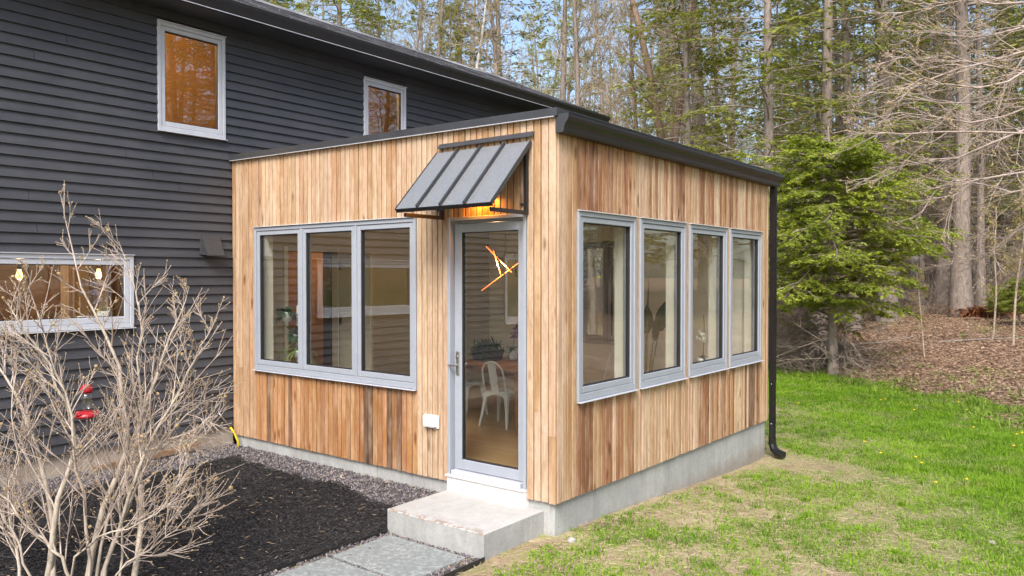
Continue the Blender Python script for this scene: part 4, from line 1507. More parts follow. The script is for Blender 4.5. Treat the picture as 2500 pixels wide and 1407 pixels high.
# gravel margin by the two walls and round the paving
n = 60000
x = rng.uniform(-4.36, -1.115, n); y = rng.uniform(-4.2, 0.03, n)
e = edge_bed(x, y)
k = (e < 0.015) & (rng.random(n) < np.clip(1 - e * 8, 0.25, 1)) & ((x < -3.6) | (y > -.75)) & ~((x < WX - .03))
k &= ~((y < -2.6) & (rng.random(n) < .5))
x, y = x[k], y[k]
px_, py_ = rng.uniform(-1.10, -0.12, 30000), rng.uniform(-3.2, -0.69, 30000)
x, y = np.concatenate([x, px_[:15000]]), np.concatenate([y, py_[:15000]])
s = rng.uniform(0.006, 0.0145, len(x)) * np.where(rng.random(len(x)) < .03, 1.8, 1)
S = np.stack([s, s * rng.uniform(.6, 1, len(s)), s * rng.uniform(.45, .8, len(s))], -1)
P = np.stack([x, y, hz(x, y) + rng.uniform(0.0, 0.014, len(x))], -1)
tag(link_mesh("gravel", scatter_mesh("gravel", P, S, OCT_V, OCT_F, .3), M['gravel']), "grey purple crushed gravel along the foundations and paving", "gravel", kind="stuff")

# mulch sheet and chips
bx_ = np.linspace(-4.30, -1.10, 70); by_ = np.linspace(-6.0, 0.0, 110)
BX, BY = np.meshgrid(bx_, by_)
BZ = hz(BX, BY) + np.where(edge_bed(BX, BY) > 0, .010 + .012 * sst(edge_bed(BX, BY) / .2) + 0.010 * vnoise(BX, BY, .25, 8) * sst(edge_bed(BX, BY) / .2), .002)
idx = np.arange(BX.size).reshape(BX.shape)
Q = np.stack([idx[:-1, :-1], idx[:-1, 1:], idx[1:, 1:], idx[1:, :-1]], -1).reshape(-1, 4)
cx_, cy_ = BX.ravel()[Q].mean(1), BY.ravel()[Q].mean(1)
inb = edge_bed(cx_, cy_) > -0.01
tag(link_mesh("mulch_bed", np_mesh("mulch_bed", np.stack([BX, BY, BZ], -1).reshape(-1, 3), Q[inb], smooth=True), M['mulch']), "planting bed spread with black mulch", "bed", kind="structure")
tag(link_mesh("gravel_base", np_mesh("gravel_base", np.stack([BX, BY, BZ - .001], -1).reshape(-1, 3), Q[~inb], smooth=True), M['gravel']), "gravel base strip at the foot of the walls", "gravel", kind="structure")
n = 62000
x = rng.uniform(-4.0, -1.10, n); y = rng.uniform(-4.6, -0.2, n)
k = edge_bed(x, y) > -0.012
x, y = x[k], y[k]
n = len(x)
S = np.stack([rng.uniform(.008, .036, n), rng.uniform(.002, .007, n), rng.uniform(.0012, .004, n)], -1)
Pz = hz(x, y) + .016 + .012 * sst(edge_bed(x, y) / .2) + 0.010 * vnoise(x, y, .25, 8) * sst(edge_bed(x, y) / .2)
def chips(name, x, y, z, S, tilt=.5):
    n = len(x)
    a = rng.uniform(0, 2 * np.pi, n)
    ux = np.stack([np.cos(a), np.sin(a), rng.uniform(-tilt, tilt, n)], -1)
    ux /= np.linalg.norm(ux, axis=1)[:, None]
    uy = np.stack([-np.sin(a), np.cos(a), rng.uniform(-tilt, tilt, n)], -1)
    uz = np.cross(ux, uy)
    P = np.stack([x, y, z], -1)
    V = P[:, None, :] + OCT_V[None, :, 0:1] * (ux * S[:, 0:1])[:, None] + OCT_V[None, :, 1:2] * (uy * S[:, 1:2])[:, None] + OCT_V[None, :, 2:3] * (uz * S[:, 2:3])[:, None]
    F = OCT_F[None] + (np.arange(n) * 6)[:, None, None]
    return np_mesh(name, V.reshape(-1, 3), None, F.reshape(-1, 3))
tag(link_mesh("mulch", chips("mulch", x, y, Pz, S), M['mulch']), "shredded black bark mulch chips in the bed", "mulch", kind="stuff")
# pale wood splinters and bits of straw on the mulch
n = 260
x = rng.uniform(-3.6, -1.15, n); y = rng.uniform(-3.0, -0.5, n)
k = edge_bed(x, y) > .05
x, y = x[k], y[k]
S = np.stack([rng.uniform(.010, .034, len(x)), rng.uniform(.002, .004, len(x)), rng.uniform(.001, .003, len(x))], -1)
tag(link_mesh("wood_splinters", chips("wood_splinters", x, y, hz(x, y) + .045, S, .15), mat_pebble("pale_splinter", [(0, (0.30, 0.20, 0.11)), (1, (0.55, 0.42, 0.26))])), "pale wood splinters strewn over the black mulch", "splinters", kind="stuff")

# ------------------------------------------------------------------ paving slabs and edging
def mat_bluestone():
    t = NT("bluestone")
    w = t.world()
    oi = t.node("ShaderNodeObjectInfo")
    n1 = t.noise(w, 30, 6, 0.75, 0.4)
    n2 = t.noise(w, 3, 4)
    c = t.ramp(n1, [(0.36, (0.17, 0.185, 0.18)), (0.5, (0.22, 0.238, 0.232)), (0.62, (0.36, 0.382, 0.375))])
    c = t.mix(t.ramp(n2, [(0.4, 0.0), (0.7, 0.35)]), c, (0.17, 0.195, 0.20))
    return t.done(t.pbr(c, 0.6, 0, t.bump(n1, 0.35, 0.004), 0.4))


M['bluestone'] = mat_bluestone()
for i, (y0, y1, lab) in enumerate(((-1.300, -0.742, "blue grey stone slab next to the concrete step"), (-1.905, -1.338, "blue grey stone slab second from the concrete step"), (-2.51, -1.943, "blue grey stone slab third from the concrete step, partly out of view"))):
    o = MB().cbox(-1.020, -0.252, y0, y1, -0.31, -0.243, .005).build("paving_slab", M['bluestone'], None, origin=(-.64, (y0 + y1) / 2, -.275))
    tag(o, lab, "slab", "stone slabs of the path")
ed = MB()
for (xa, xb) in ((-1.098, -1.092), (-.118, -.112)):
    for j in range(16):
        ya, yb = -0.70 - j * .16, -0.70 - (j + 1) * .16
        za, zb = float(hz(xa, ya)) , float(hz(xa, yb))
        za, zb = -.225, -.225
        ed.hexa([(xa, yb, -.32), (xb, yb, -.32), (xb, ya, -.32), (xa, ya, -.32), (xa, yb, zb), (xb, yb, zb), (xb, ya, za), (xa, ya, za)])
e1 = MB(); e1.v, e1.f = ed.v[:128], ed.f[:96]
tag(e1.build("bed_edging", M['black_metal'], None, origin=(-1.095, -1.5, -.3)), "black edging strip between mulch and the slab path", "edging")
e2 = MB(); e2.v, e2.f = ed.v[128:], [tuple(i - 128 for i in f) for f in ed.f[96:]]
tag(e2.build("bed_edging", M['black_metal'], None, origin=(-.115, -1.5, -.3)), "black edging strip between the slab path and lawn", "edging")

# ------------------------------------------------------------------ lawn
M['grass'] = mat_grass()
M['straw'] = mat_pebble("dry_straw", [(0.0, (0.30, 0.22, 0.12)), (0.6, (0.52, 0.41, 0.25)), (1.0, (0.68, 0.57, 0.38))])


def on_path(x, y):
    return ((x < -0.105) & (y < 0.035)) | ((x < -0.03) & (y > -0.0) & (y < DEEP + .0)) | ((x < WX + 0.0) & (y < 7.2))


def lawn_amount(x, y):
    lush = sst((0.60 * y + 0.9 * x - 3.2 + 0.8 * vnoise(x, y, 1.2, 11)) / 2.2)
    pat = 0.5 + 0.5 * vnoise(x, y, 0.55, 12) + 0.35 * vnoise(x, y, 0.2, 13)
    a = lush * (0.45 + 0.75 * pat) + (1 - lush) * (sst((pat - 0.25) / 0.45) * 0.72 + 0.14)
    bare = np.exp(-(((x - .35) / .8) ** 2 + ((y - 4.3) / .55) ** 2)) + 0.9 * np.exp(-((x + .02) / .12) ** 2) * (y < 5)
    a = a * (1 - np.clip(bare * 1.2, 0, 1))
    g = gline(x, y) + 0.75 * vnoise(x, y, 1.4, 14) + 0.3 * vnoise(x, y, .45, 15)
    return np.clip(a, 0, 1) * (1 - sst((g + .25) / .6)), lush


n = 1150000
x = rng.uniform(-4.5, 9.0, n); y = rng.uniform(-4.0, 14.5, n)
dep = (x - CAM[0]) * FWD[0] + (y - CAM[1]) * FWD[1]
lat = (x - CAM[0]) * RGT[0] + (y - CAM[1]) * RGT[1]
am, lush = lawn_amount(x, y)
k = ~on_path(x, y) & (rng.random(n) < am * np.clip(10.0 / np.maximum(dep, 3), .35, 1)) & (dep > 4.4) & (np.abs(lat) < dep * .72)
x, y, lush, dep = x[k], y[k], lush[k], dep[k]
m = min(len(x), 320000)
x, y, lush, dep = x[:m], y[:m], lush[:m], dep[:m]
# denser tufts growing in clumps
tx, ty = rng.uniform(-3.5, 7.0, 5200), rng.uniform(-2.5, 13.0, 5200)
ta, tl_ = lawn_amount(tx, ty)
tk = ~on_path(tx, ty) & (rng.random(5200) < .25 + .6 * ta) & (gline(tx, ty) < -.2) & (ta > .03)
tx, ty, tl_ = tx[tk], ty[tk], tl_[tk]
rep = rng.integers(14, 44, len(tx))
sx_ = np.repeat(tx, rep); sy_ = np.repeat(ty, rep); sl_ = np.repeat(tl_, rep)
nt_ = len(sx_)
sx_ = sx_ + rng.normal(0, .028, nt_); sy_ = sy_ + rng.normal(0, .028, nt_)
x = np.concatenate([x, sx_]); y = np.concatenate([y, sy_]); lush = np.concatenate([lush, sl_ + .9])
dep = (x - CAM[0]) * FWD[0] + (y - CAM[1]) * FWD[1]
m = len(x)
ln = rng.uniform(.018, .048, m) * (1 + .45 * lush * (1 + vnoise(x, y, .35, 31))) * (1 + .02 * dep)
a = rng.uniform(0, 2 * np.pi, m)
lean = rng.uniform(.2, 1.1, m)
wd = rng.uniform(.0018, .0034, m) * (1 + .05 * dep)
base = np.stack([x, y, hz(x, y) - .004], -1)
dr = np.stack([np.cos(a) * lean, np.sin(a) * lean, np.ones(m)], -1)
dr /= np.linalg.norm(dr, axis=1)[:, None]
sd_ = np.stack([-np.sin(a), np.cos(a), np.zeros(m)], -1) * wd[:, None]
mid = base + dr * (ln * .6)[:, None]
tip = base + dr * ln[:, None] + np.stack([np.cos(a), np.sin(a), -0.6 * np.ones(m)], -1) * (ln * .22)[:, None]
V = np.stack([base - sd_, base + sd_, mid + sd_ * .75, mid - sd_ * .75, tip], 1).reshape(-1, 3)
b0 = np.arange(m) * 5
Q = np.stack([b0, b0 + 1, b0 + 2, b0 + 3], -1); T = np.stack([b0 + 3, b0 + 2, b0 + 4], -1)
tag(link_mesh("grass", np_mesh("grass", V, Q, T), M['grass']), "patchy green lawn grass beside the sunroom", "grass", kind="stuff")
print("grass blades", m)
# clippings and straw
n = 110000
x = rng.uniform(-3, 7.5, n); y = rng.uniform(-3.0, 9, n)
am, lush = lawn_amount(x, y)
k = ~on_path(x, y) & (rng.random(n) < (1 - lush * .85))
x, y = x[k], y[k]
S = np.stack([rng.uniform(.012, .055, len(x)), rng.uniform(.0013, .0028, len(x)), rng.uniform(.0008, .0015, len(x))], -1)
tag(link_mesh("straw", chips("straw", x, y, hz(x, y) + rng.uniform(.004, .02, len(x)), S, .12), M['straw']), "dry straw strewn over the thin lawn", "straw", kind="stuff")

# leaf litter in the wood
M['litter'] = mat_leaf("dead_leaf", [(0.0, (0.10, 0.062, 0.042)), (0.35, (0.24, 0.155, 0.10)), (0.7, (0.41, 0.285, 0.20)), (1.0, (0.66, 0.53, 0.40))], .15, .7, .5)
n = 120000
dd = rng.uniform(9, 42, n) ** 1.0; ll = rng.uniform(-.05, .75, n) * dd
x = CAM[0] + FWD[0] * dd + RGT[0] * ll; y = CAM[1] + FWD[1] * dd + RGT[1] * ll
g = gline(x, y) + 0.75 * vnoise(x, y, 1.4, 14) + 0.3 * vnoise(x, y, .45, 15)
k = (g > -.1) & (rng.random(n) < .2 + .8 * sst(g / .6))
x, y, dd = x[k], y[k], dd[k]
n = len(x)
s = rng.uniform(.022, .05, n) * (1 + .012 * dd)
Rm = rand_rot(n)
Rm[:, 2, :] *= .45
c4 = np.array([(-1, 0, 0), (0, -.55, .25), (1, 0, 0), (0, .55, .25)])
V = np.einsum('nij,kj->nki', Rm, c4) * s[:, None, None] + np.stack([x, y, hz(x, y) + .02], -1)[:, None]
Q = (np.arange(n) * 4)[:, None] + np.arange(4)[None]
tag(link_mesh("leaf_litter", np_mesh("leaf_litter", V.reshape(-1, 3), Q), M['litter']), "brown fallen leaves on the woodland floor", "leaves", kind="stuff")

# weeds along the edge of the wood
def weeds(name, label, x, y, n_each, ln, mat):
    V, Q, T = [], [], []
    L_ = []
    for xx, yy in zip(x, y):
        zz = float(hz(xx, yy))
        for _ in range(n_each):
            d_ = rdir(.25, .95)
            L_.append(((xx + random.gauss(0, .10), yy + random.gauss(0, .10), zz), d_, (0, 0, 1), ln * random.uniform(.5, 1.3), ln * .11, .6 * random.random()))
    V, Q = leaf_mesh(L_)
    return tag(link_mesh(name, np_mesh(name, V, Q), mat), label, "weeds", kind="stuff")


M['weed'] = mat_leaf("weed_leaf", [(0.0, (0.09, 0.15, 0.02)), (0.5, (0.20, 0.30, 0.04)), (1.0, (0.36, 0.43, 0.08))], .35, .5, 2)
wx, wy = [], []
for _ in range(150):
    f = random.uniform(0, 1)
    bx2, by2 = -3.2 + f * 6.2, 13.4 - f * 5.5
    o = random.gauss(.1, .5)
    wx.append(bx2 + .666 * o); wy.append(by2 + .746 * o)
weeds("weeds", "green weeds and grass tufts along the edge of the wood", wx, wy, 14, .17, M['weed'])
wx, wy = [], []
for _ in range(340):
    dd = random.uniform(12, 30); ll = random.uniform(.3, .68) * dd
    p = CAM + FWD * dd + RGT * ll
    if gline(p[0], p[1]) > .3 and vnoise(p[0], p[1], 2.0, 21) > .05: wx.append(p[0]); wy.append(p[1])
weeds("ground_cover", "low green ground cover among the trees", wx, wy, 12, .14, M['weed'])

# dandelions
M['dandelion'] = mat_plain("dandelion_yellow", (0.75, 0.50, 0.01), .6)
head = MB().lathe((0, 0, 0), [(.004, -.004), (.016, 0), (.020, .006), (.013, .012), (.004, .014)], 10)
dsp = [(1990, 905), (2035, 912), (2150, 978), (2162, 976), (2200, 985), (2232, 1002), (2236, 953), (2340, 983), (2360, 1002), (2377, 1045), (2482, 1062), (2495, 1058), (2150, 1108), (2236, 1118), (2250, 1132), (2285, 1180), (2360, 1172), (2475, 1090), (1950, 985), (2110, 1080)]
proto = None
for (qx, qy) in dsp:
    d_ = FWD + RGT * (qx - 1250) / FPX - UPV * (qy - 703.5) / FPX
    s_ = 8.0
    for _ in range(30):
        p = CAM + d_ * s_
        s_ += (p[2] - (float(hz(p[0], p[1])) + .06)) / -d_[2] * .8
    p = CAM + d_ * s_
    base = (p[0], p[1], float(hz(p[0], p[1])))
    t = empty("dandelion", base, "small yellow dandelion blooming in the lawn grass", "flower", "dandelions in the lawn")
    if proto is None:
        ORG[t] = np.zeros(3)
        sc_ = .85
        st = MB().tube([(0, 0, 0), (.004, 0, .03), (.0, .003, .062)], .0025, 5).build("stem", M['weed'], t)
        head.v = [(a * sc_, c * sc_, d2 * sc_ + .066) for a, c, d2 in head.v]
        hd = head.build("flower_head", M['dandelion'], t)
        proto = (st, hd)
    else:
        for q in proto:
            c = q.copy(); COL.objects.link(c); c.parent = t

# stones
def boulder(name, loc, s, mat, label):
    V = ICO_V.copy()
    import bmesh
    bm = bmesh.new()
    bmesh.ops.create_icosphere(bm, subdivisions=3, radius=1)
    r_ = random.Random(hash(label) % 1000)
    ph = [r_.uniform(0, 6) for _ in range(6)]
    for v in bm.verts:
        c = v.co
        k = 1 + .16 * math.sin(3 * c.x + ph[0]) * math.sin(2.6 * c.y + ph[1]) + .1 * math.sin(5 * c.z + ph[2] + 2 * c.x)
        v.co = Vector((c.x * s[0] * k, c.y * s[1] * k, c.z * s[2] * k))
    mb = MB().bm(bm)
    o = mb.build(name, mat, None, smooth=True, origin=(0, 0, 0))
    o.location = loc
    return tag(o, label, "rock")


M['rock'] = mat_concrete("pale_rock", (0.42, 0.40, 0.38), .4)
boulder("rock", (-2.75, 16.6, float(hz(-2.75, 16.6)) + .05), (.28, .2, .16), M['rock'], "pale grey rock at the edge of the wood")
boulder("rock", (.13, .02, float(hz(.13, .02)) + .012), (.035, .028, .022), M['rock'], "small pale stone in the lawn by the sunroom corner")
p = CAM + (FWD + RGT * (2422 - 1250) / FPX - UPV * (1327 - 703.5) / FPX) * 6.05
boulder("rock", (p[0], p[1], float(hz(p[0], p[1])) + .012), (.03, .026, .02), M['rock'], "small round stone in the thin grass of the lawn")

# ================================================================== woody plants
class Tubes:
    def __init__(self): self.g = {}

    def add(self, pts, r0, r1, sides=3):
        pts = np.asarray(pts, float)
        k = len(pts)
        self.g.setdefault((k, sides), []).append((pts, np.linspace(r0, r1, k) if np.isscalar(r0) else np.asarray(r0)))

    def mesh(self, name, smooth=True):
        VV, QQ, off = [], [], 0
        for (k, s), L_ in self.g.items():
            P = np.stack([a for a, _ in L_]); r = np.stack([b for _, b in L_])
            D = np.gradient(P, axis=1)
            D /= np.linalg.norm(D, axis=2)[..., None] + 1e-9
            mean = P[:, -1] - P[:, 0]
            mean /= np.linalg.norm(mean, axis=1)[:, None] + 1e-9
            ref = np.where(np.abs(mean[:, 2:3]) < .8, np.array([[0, 0, 1.0]]), np.array([[1.0, 0, 0]]))
            U = np.cross(D, ref[:, None, :]); U /= np.linalg.norm(U, axis=2)[..., None] + 1e-9
            W = np.cross(D, U)
            a = np.arange(s) * 2 * np.pi / s
            V = P[:, :, None] + r[:, :, None, None] * (U[:, :, None] * np.cos(a)[None, None, :, None] + W[:, :, None] * np.sin(a)[None, None, :, None])
            N = len(P)
            VV.append(V.reshape(-1, 3))
            base = off + (np.arange(N) * k * s)[:, None, None] + (np.arange(k - 1) * s)[None, :, None]
            j = np.arange(s)[None, None]; j2 = (np.arange(s) + 1)[None, None] % s
            QQ.append(np.stack([base + j, base + j2, base + s + j2, base + s + j], -1).reshape(-1, 4))
            off += N * k * s
        return np_mesh(name, np.concatenate(VV), np.concatenate(QQ), smooth=smooth)


def unit(v):
    return v / (np.linalg.norm(v) + 1e-9)


def limb(rs, p, d, ln, k, wig, lift):
    """bending path; lift > 0 curves up, < 0 droops"""
    out = [np.asarray(p, float)]
    d = unit(np.asarray(d, float))
    for i in range(k - 1):
        d = unit(d + rs.normal(0, wig, 3) + np.array([0, 0, lift / k]))
        out.append(out[-1] + d * ln / (k - 1))
    return np.array(out)


def along(P, t):
    f = t * (len(P) - 1)
    i = min(int(f), len(P) - 2)
    return P[i] + (P[i + 1] - P[i]) * (f - i), unit(P[i + 1] - P[i])


def side_dir(rs, d, ang):
    """direction leaving d by ang"""
    v = rs.normal(size=3)
    v = unit(v - d * (v @ d))
    return d * math.cos(ang) + v * math.sin(ang)


def rhombi(C, D, N, ln, w):
    """leaf shaped quads: base C, direction D, plane normal N"""
    C, D, N = map(np.asarray, (C, D, N))
    ln, w = np.asarray(ln)[:, None], np.asarray(w)[:, None]
    S = np.cross(D, N); S /= np.linalg.norm(S, axis=1)[:, None] + 1e-9
    V = np.stack([C, C + D * ln * .45 + S * w * .5, C + D * ln, C + D * ln * .45 - S * w * .5], 1)
    n = len(C)
    return V.reshape(-1, 3), (np.arange(n) * 4)[:, None] + np.arange(4)[None]


def bare_tree(seed, H, r0, nb, reach, start=.25, fork=False, leafy=0.0, lift=.35, twig=.008):
    rs = np.random.default_rng(seed)
    T, B = Tubes(), Tubes()
    trunks = []
    main = limb(rs, (0, 0, -.2), (0, 0, 1), H, 10, .055, .35)
    if fork:
        h = 3
        main2 = limb(rs, main[h], (.30, .12, 1), H * .72, 8, .03, .5)
        main1 = np.concatenate([main[:h + 1], limb(rs, main[h], (-.26, -.06, 1), H * .75, 8, .04, .5)[1:]])
        T.add(main1, np.linspace(r0, r0 * .18, len(main1)), 0, 8)
        T.add(main2, np.linspace(r0 * .75, r0 * .15, len(main2)), 0, 8)
        trunks = [main1, main2]
    else:
        T.add(main, np.linspace(1, 0, 10) ** .8 * r0 + .012, 0, 8)
        trunks = [main]
    tips = []
    for tr in trunks:
        for i in range(nb // len(trunks)):
            t = start + (1 - start) * (i + rs.random()) / (nb / len(trunks)) * .97
            p, d = along(tr, t)
            ang = rs.uniform(.55, 1.15)
            ln = reach * (1.05 - t * .75) * rs.uniform(.6, 1.2)
            L1 = limb(rs, p, side_dir(rs, d, ang) + np.array([0, 0, .1]), ln, 6, .12, lift)
            rb = max(.006, r0 * .30 * (1.1 - t))
            T.add(L1, rb, rb * .22, 4)
            for j in range(7):
                u = .2 + .8 * (j + rs.random()) / 7
                p2, d2 = along(L1, min(u, .98))
                L2 = limb(rs, p2, side_dir(rs, d2, rs.uniform(.4, .95)), ln * rs.uniform(.22, .5), 5, .16, lift * .8)
                B.add(L2, rb * .32 + twig * .4, twig * .5, 3)
                for q in range(6):
                    p3, d3 = along(L2, min(.2 + .8 * (q + rs.random()) / 6, .98))
                    L3 = limb(rs, p3, side_dir(rs, d3, rs.uniform(.35, .9)), ln * rs.uniform(.08, .2), 3, .16, lift)
                    B.add(L3, twig, twig * .4, 3)
                    tips.append(L3[-1]); tips.append(L3[1])
                tips.append(L2[-1])
    tips = np.array(tips)
    n = int(len(tips) * (1 + leafy))
    C = tips[rs.integers(0, len(tips), n)] + rs.normal(0, .03, (n, 3))
    D = rs.normal(size=(n, 3)); D /= np.linalg.norm(D, axis=1)[:, None]
    N = rs.normal(size=(n, 3))
    s = rs.uniform(.03, .075, n)
    V, Q = rhombi(C, D, N, s, s * .6)
    return T.mesh("trunk"), B.mesh("crown"), np_mesh("foliage", V, Q)


def conifer(seed, H, r0, zlo, nb, blen, ns, slen, droop=-.25, dead=0, top=1.0, flat=.9, lets=14, kink=.03):
    """trunk with tiers of drooping branches carrying flat sprays; dead: count of bare lower branches"""
    rs = np.random.default_rng(seed)
    T, B = Tubes(), Tubes()
    main = limb(rs, (0, 0, -.25), (0, 0, 1), H, 11, kink * .5, .4)
    main[0] = main[0]
    rad = np.linspace(1, 0, 11) ** .85 * r0 + .012
    rad[0] *= 1.35; rad[1] *= 1.04
    T.add(main, rad, 0, 9)
    CC, DD, NN = [], [], []
    for i in range(dead):
        t = rs.uniform(.06, max(.1, zlo / H) + .12)
        p, d = along(main, t)
        a = rs.uniform(0, 2 * np.pi)
        ln = rs.uniform(.5, 1.0) * (1.1 + 1.4 * r0 * 4)
        L1 = limb(rs, p, (math.cos(a), math.sin(a), rs.uniform(-.2, .35)), ln, 5, .10, -.2)
        B.add(L1, .014, .004, 3)
        for j in range(6):
            p2, d2 = along(L1, rs.uniform(.25, .97))
            L2 = limb(rs, p2, side_dir(rs, d2, rs.uniform(.4, 1.0)), ln * rs.uniform(.15, .45), 4, .15, 0)
            B.add(L2, .006, .002, 3)
            for q in range(2):
                p3, d3 = along(L2, rs.uniform(.3, .97))
                B.add(limb(rs, p3, side_dir(rs, d3, .7), ln * .14, 3, .15, 0), .004, .0015, 3)
    for i in range(nb):
        h = (i + rs.random()) / nb
        z = zlo + (H * top - zlo) * h
        t = min(z / H, .985)
        p, d = along(main, t)
        a = i * 2.399 + rs.normal(0, .3)
        ln = blen(h) * rs.uniform(.72, 1.18)
        L1 = limb(rs, p, (math.cos(a), math.sin(a), rs.uniform(-.05, .35)), ln, 6, .09, droop)
        rb = max(.005, .011 * ln)
        B.add(L1, rb, .003, 4)
        for j in range(lets):
            u = .18 + .82 * (j + rs.random()) / lets
            if u > 1: continue
            p2, d2 = along(L1, min(u, .985))
            hor = unit(np.cross(d2, (0, 0, 1)))
            sgn = 1 if j % 2 else -1
            dv = unit(d2 * .75 + hor * sgn * .8 + np.array([0, 0, rs.normal(0, .14)]))
            l2 = ln * (.12 + .34 * (1 - u)) * rs.uniform(.7, 1.25)
            L2 = limb(rs, p2, dv, l2, 4, .08, -.22)
            B.add(L2, .004, .0015, 3)
            f = rs.uniform(.05, 1, ns)
            idx = np.minimum((f * 3).astype(int), 2)
            fr = f * 3 - idx
            c = L2[idx] + (L2[idx + 1] - L2[idx]) * fr[:, None]
            dseg = L2[idx + 1] - L2[idx]; dseg /= np.linalg.norm(dseg, axis=1)[:, None]
            hs = np.cross(dseg, np.array([0, 0, 1.0])); hs /= np.linalg.norm(hs, axis=1)[:, None] + 1e-6
            sg = np.where(rs.random(ns) < .5, -1, 1)[:, None]
            dd = dseg * .7 + hs * sg * rs.uniform(.2, 1.0, (ns, 1)) + np.stack([np.zeros(ns), np.zeros(ns), rs.normal(-.08, .25 * (1.3 - flat), ns)], -1)
            dd /= np.linalg.norm(dd, axis=1)[:, None]
            CC.append(c + rs.normal(0, .012, (ns, 3))); DD.append(dd)
            nn = np.tile(np.array([0, 0, 1.0]), (ns, 1)) + rs.normal(0, 1 - flat + .25, (ns, 3))
            NN.append(nn)
    C, D, N = np.concatenate(CC), np.concatenate(DD), np.concatenate(NN)
    ln = rs.uniform(.65, 1.25, len(C)) * slen
    V, Q = rhombi(C, D, N, ln, ln * .34)
    return T.mesh("trunk"), B.mesh("branches"), np_mesh("crown", V, Q)


M['bark_pine'] = mat_bark("grey_brown_bark", (0.14, 0.112, 0.092), (0.38, 0.32, 0.28))
M['bark_red'] = mat_bark("pinkish_bark", (0.16, 0.105, 0.075), (0.36, 0.26, 0.20))
M['bark_twig'] = mat_bark("brown_twig", (0.30, 0.235, 0.18), (0.54, 0.445, 0.35), bump=.2)
M['bark_dead'] = mat_bark("dead_twig", (0.20, 0.155, 0.122), (0.42, 0.345, 0.285), bump=.2)
M['bark_birch'] = mat_bark("white_birch_bark", (0.40, 0.38, 0.35), (0.72, 0.70, 0.67), 3, 2.0, .2)
M['hemlock'] = mat_leaf("hemlock_needles", [(0.0, (0.08, 0.115, 0.016)), (0.4, (0.20, 0.26, 0.028)), (0.75, (0.35, 0.40, 0.04)), (1.0, (0.52, 0.52, 0.07))], .38, .55, .9)
M['hemlock_yellow'] = mat_leaf("yellow_green_needles", [(0.0, (0.11, 0.13, 0.02)), (0.4, (0.22, 0.25, 0.035)), (0.75, (0.35, 0.37, 0.05)), (1.0, (0.50, 0.49, 0.09))], .42, .55, .7)
M['pine'] = mat_leaf("pine_needles", [(0.0, (0.08, 0.085, 0.028)), (0.5, (0.18, 0.18, 0.05)), (1.0, (0.32, 0.29, 0.09))], .35, .6, .5)
M['buds'] = mat_leaf("spring_buds", [(0.0, (0.22, 0.16, 0.08)), (0.5, (0.36, 0.29, 0.12)), (1.0, (0.48, 0.46, 0.15))], .4, .6, .6)
M['new_leaf'] = mat_leaf("yellow_spring_leaf", [(0.0, (0.18, 0.20, 0.03)), (0.5, (0.33, 0.35, 0.05)), (1.0, (0.52, 0.50, 0.10))], .45, .6, .6)

VAR = {}
VAR['big_hemlock'] = ("hemlock_tree", conifer(11, 5.5, .10, 1.7, 170, lambda h: 1.75 * (1 - h) ** .22 * (.62 + .5 * min(1, h * 3)) * (.55 + .65 * abs(math.sin(h * 47))) + .2, 38, .08, -.40, 44, .94, .25, 15), ('bark_pine', 'bark_dead', 'hemlock'))
VAR['airy_a'] = ("hemlock_tree", conifer(12, 17, .17, 1.6, 130, lambda h: 2.7 * (1 - h) ** .45 + .25, 11, .16, -.30, 12, 1.0, .8, 14), ('bark_pine', 'bark_dead', 'hemlock_yellow'))
VAR['airy_b'] = ("hemlock_tree", conifer(13, 19, .20, 2.6, 115, lambda h: 3.0 * (1 - h) ** .5 + .25, 10, .18, -.35, 20, 1.0, .8, 14), ('bark_pine', 'bark_dead', 'hemlock'))
VAR['pine_a'] = ("pine_tree", conifer(14, 25, .27, 8.0, 60, lambda h: 2.9 * (1 - h) ** .35 + .3, 6, .20, -.05, 66, 1.0, .4, 12), ('bark_pine', 'bark_dead', 'pine'))
VAR['pine_b'] = ("pine_tree", conifer(15, 23, .23, 6.5, 52, lambda h: 2.6 * (1 - h) ** .35 + .3, 6, .20, .0, 60, 1.0, .4, 12), ('bark_pine', 'bark_dead', 'pine'))
VAR['pine_c'] = ("pine_tree", conifer(16, 20, .17, 5.2, 50, lambda h: 2.2 * (1 - h) ** .35 + .3, 6, .19, -.1, 56, 1.0, .5, 12), ('bark_pine', 'bark_dead', 'pine'))
VAR['bare_a'] = ("bare_tree", bare_tree(21, 19, .13, 54, 3.4, .12, leafy=1.0), ('bark_pine', 'bark_twig', 'buds'))
VAR['bare_b'] = ("bare_tree", bare_tree(22, 16, .10, 52, 2.9, .10, leafy=1.2), ('bark_red', 'bark_twig', 'buds'))
VAR['bare_c'] = ("bare_tree", bare_tree(23, 18, .12, 50, 3.0, .12, leafy=4.5), ('bark_pine', 'bark_twig', 'new_leaf'))
VAR['forked'] = ("forked_tree", bare_tree(24, 15, .17, 36, 2.6, .24, fork=True), ('bark_red', 'bark_twig', 'buds'))
VAR['birch'] = ("birch_tree", bare_tree(25, 18, .10, 30, 2.2, .3), ('bark_birch', 'bark_twig', 'buds'))
VAR['sapling'] = ("sapling", bare_tree(26, 4.2, .022, 14, 1.0, .3, twig=.004), ('bark_twig', 'bark_twig', 'buds'))
PARTS = {'conifer': ("trunk", "branches", "crown"), 'bare': ("trunk", "crown", "foliage")}
for k_, (nm, ms, mats) in VAR.items():
    for me_, mt in zip(ms, mats): me_.materials.append(M[mt])


